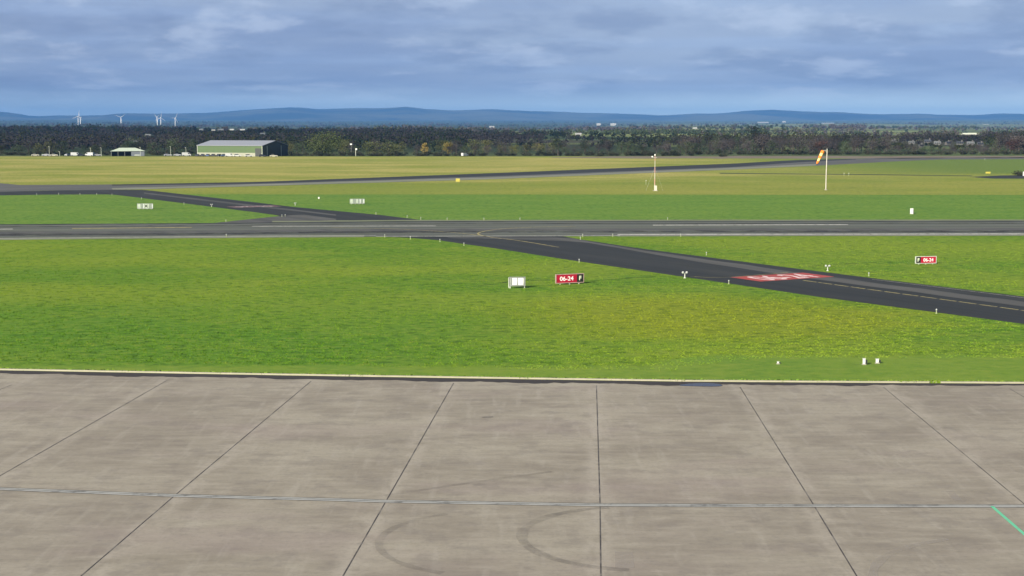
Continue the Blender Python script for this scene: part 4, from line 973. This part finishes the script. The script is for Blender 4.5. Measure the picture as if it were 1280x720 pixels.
# ---------------------------------------------------------------- wind turbines
M_TURB = solid('turbine_white', (.78, .80, .80), .4)
def make_turbine():
    root = empty('wind_turbine', (0, 0, 0)); HB_ = 62
    MB().tube((0, 0, 0), (0, 0, HB_), 2.6, 1.5, n=12).build('tower', M_TURB, root, smooth=True)
    MB().box(-1.8, 1.8, -3, 6, HB_ - .5, HB_ + 3.2).build('nacelle', M_TURB, root, bevel=.5)
    hub = MB().lathe([(.3, 0), (1.6, .8), (2, 2.5), (2, 4)], n=12).build('hub', M_TURB, root, smooth=True)
    hub.location = (0, -7, HB_ + 1.4); hub.rotation_euler = (-math.pi / 2, 0, 0)
    for k in range(3):
        b = MB(); pr = [(0, 1.0, .9), (6, 2.2, .5), (20, 1.6, .35), (34, 1.0, .2), (43, .4, .08)]; vs = []
        for z, c, t in pr: vs += [(-c * .4, 0, z), (0, -t, z), (c, 0, z), (0, t, z)]
        b.add(vs, [(4 * i + j, 4 * i + (j + 1) % 4, 4 * i + 4 + (j + 1) % 4, 4 * i + 4 + j) for i in range(4) for j in range(4)] + [(16, 17, 18, 19)])
        bl = b.build('blade', M_TURB, hub, smooth=True); bl.location = (0, 0, 2)
        # the hub's z axis is the rotor axis
        bl.rotation_euler = Matrix.Rotation(k * 2 * math.pi / 3, 4, 'Z').to_3x3().to_4x4() @ Matrix.Rotation(math.pi / 2, 4, 'X') and (Matrix.Rotation(k * 2 * math.pi / 3, 4, 'Z') @ Matrix.Rotation(math.pi / 2, 4, 'X')).to_euler()
    return root
tb = make_turbine()
for i, (px, rr, yaw, spin, lab) in enumerate([(104.2, 8900, .9, .2, 'left one of the two overlapping wind turbines, farthest left'), (107.2, 9300, -.9, 1.5, 'right one of the two overlapping wind turbines, farthest left'), (157, 9400, .6, .9, 'lone wind turbine second group from the left'), (202, 8900, -.7, 1.15, 'left one of the close pair of wind turbines above the shed'), (206.3, 8800, .8, .1, 'right one of the close pair of wind turbines above the shed'), (224, 9000, 1.1, .5, 'rightmost wind turbine of the row on the horizon')]):
    o = tb if i == 0 else copy_tree(tb); rr = rr * .9; p = at(px, rr); o.scale = (.8, .8, .8); o.location = (p.x, p.y, terr(p.x, p.y) - 2); o.rotation_euler.z = yaw - .25; tag(o, lab, 'wind turbine', 'wind turbines on the horizon')
    hb = [c for c in COL.objects if c.parent == o and c.name.startswith('hub')][0]
    hb.rotation_euler = (Matrix.Rotation(-math.pi / 2, 4, 'X') @ Matrix.Rotation(spin, 4, 'Z')).to_euler()

# ---------------------------------------------------------------- unseen cloud added out of view, outline shaped to shade the woods
def cloud_build(g, b, tc, out):
    g.set(b.inputs[0], (.8, .8, .82)); b.inputs['Roughness'].default_value = 1
    tr = g.n('ShaderNodeBsdfTransparent'); ms = g.n('ShaderNodeMixShader'); ms.inputs[0].default_value = .45   # thin cloud lets part of the sun through
    g.t.links.new(tr.outputs[0], ms.inputs[1]); g.t.links.new(b.outputs[0], ms.inputs[2]); g.t.links.new(ms.outputs[0], out.inputs[0])
CA = 1500.0; off = -sv * (CA / sv.z)
pxs_ = np.linspace(-1700, 2600, 150); ts_ = np.linspace(0, 1, 46); cvv = []; cff = []
far_l = [(-1700, 7500), (150, 4600), (225, 2200), (335, 2200), (420, 3300), (560, 3000), (640, 1900), (760, 2300), (860, 1750), (1000, 1500), (1300, 1650), (2600, 1500)]
near_l = [(-1700, 925), (250, 925), (360, 985), (520, 960), (840, 945), (880, 985), (1000, 1030), (1200, 1000), (2600, 1000)]
xs_ = pxs_
for layer in (1, -1):
    for q in pxs_:
        near = cut(near_l, q) + 14 * mnoise.noise(Vector((q / 60, 0, 0))); farr = cut(far_l, q) * (1 + .12 * mnoise.noise(Vector((q / 70, 3, 0))))
        sd_ = max(0.0, 1 - (abs(q - 450) / 2160) ** 8)
        for t in ts_:
            y = near + max(60, farr - near) * t; x = at(q, y).x; ed = math.sin(math.pi * t) ** .5 * sd_
            z = CA + layer * ed * (150 if layer > 0 else 35) * (1 + .5 * mnoise.noise(Vector((x / 300, y / 300, layer))))
            cvv.append((x - off.x, y - off.y, z))
nt = len(ts_); nl = nt * len(xs_)
for L_ in (0, 1):
    for i in range(len(xs_) - 1):
        for j in range(nt - 1):
            q_ = (L_ * nl + i * nt + j, L_ * nl + (i + 1) * nt + j, L_ * nl + (i + 1) * nt + j + 1, L_ * nl + i * nt + j + 1)
            cff.append(q_ if L_ == 0 else q_[::-1])
b = MB(); b.v = cvv; b.f = cff; tag(b.build('unseen_shade_cloud', mat('shade_cloud_white', build=cloud_build), smooth=True), kind='structure')

# ---------------------------------------------------------------- haze
def haze_mat():
    m = bpy.data.materials.new('haze'); m.use_nodes = True; g = N(m.node_tree); out = g.n('ShaderNodeOutputMaterial'); v = g.n('ShaderNodeVolumePrincipled')
    g.set(v.inputs['Color'], HAZE_COLOR); v.inputs['Density'].default_value = HAZE_DENSITY; v.inputs['Anisotropy'].default_value = .0
    g.t.links.new(v.outputs[0], out.inputs['Volume']); return m
hz = MB().box(-36000, 36000, -34000, 34000, -30, 440).build('haze', haze_mat()); tag(hz, 'thin blue haze over the whole landscape', 'haze', kind='stuff')
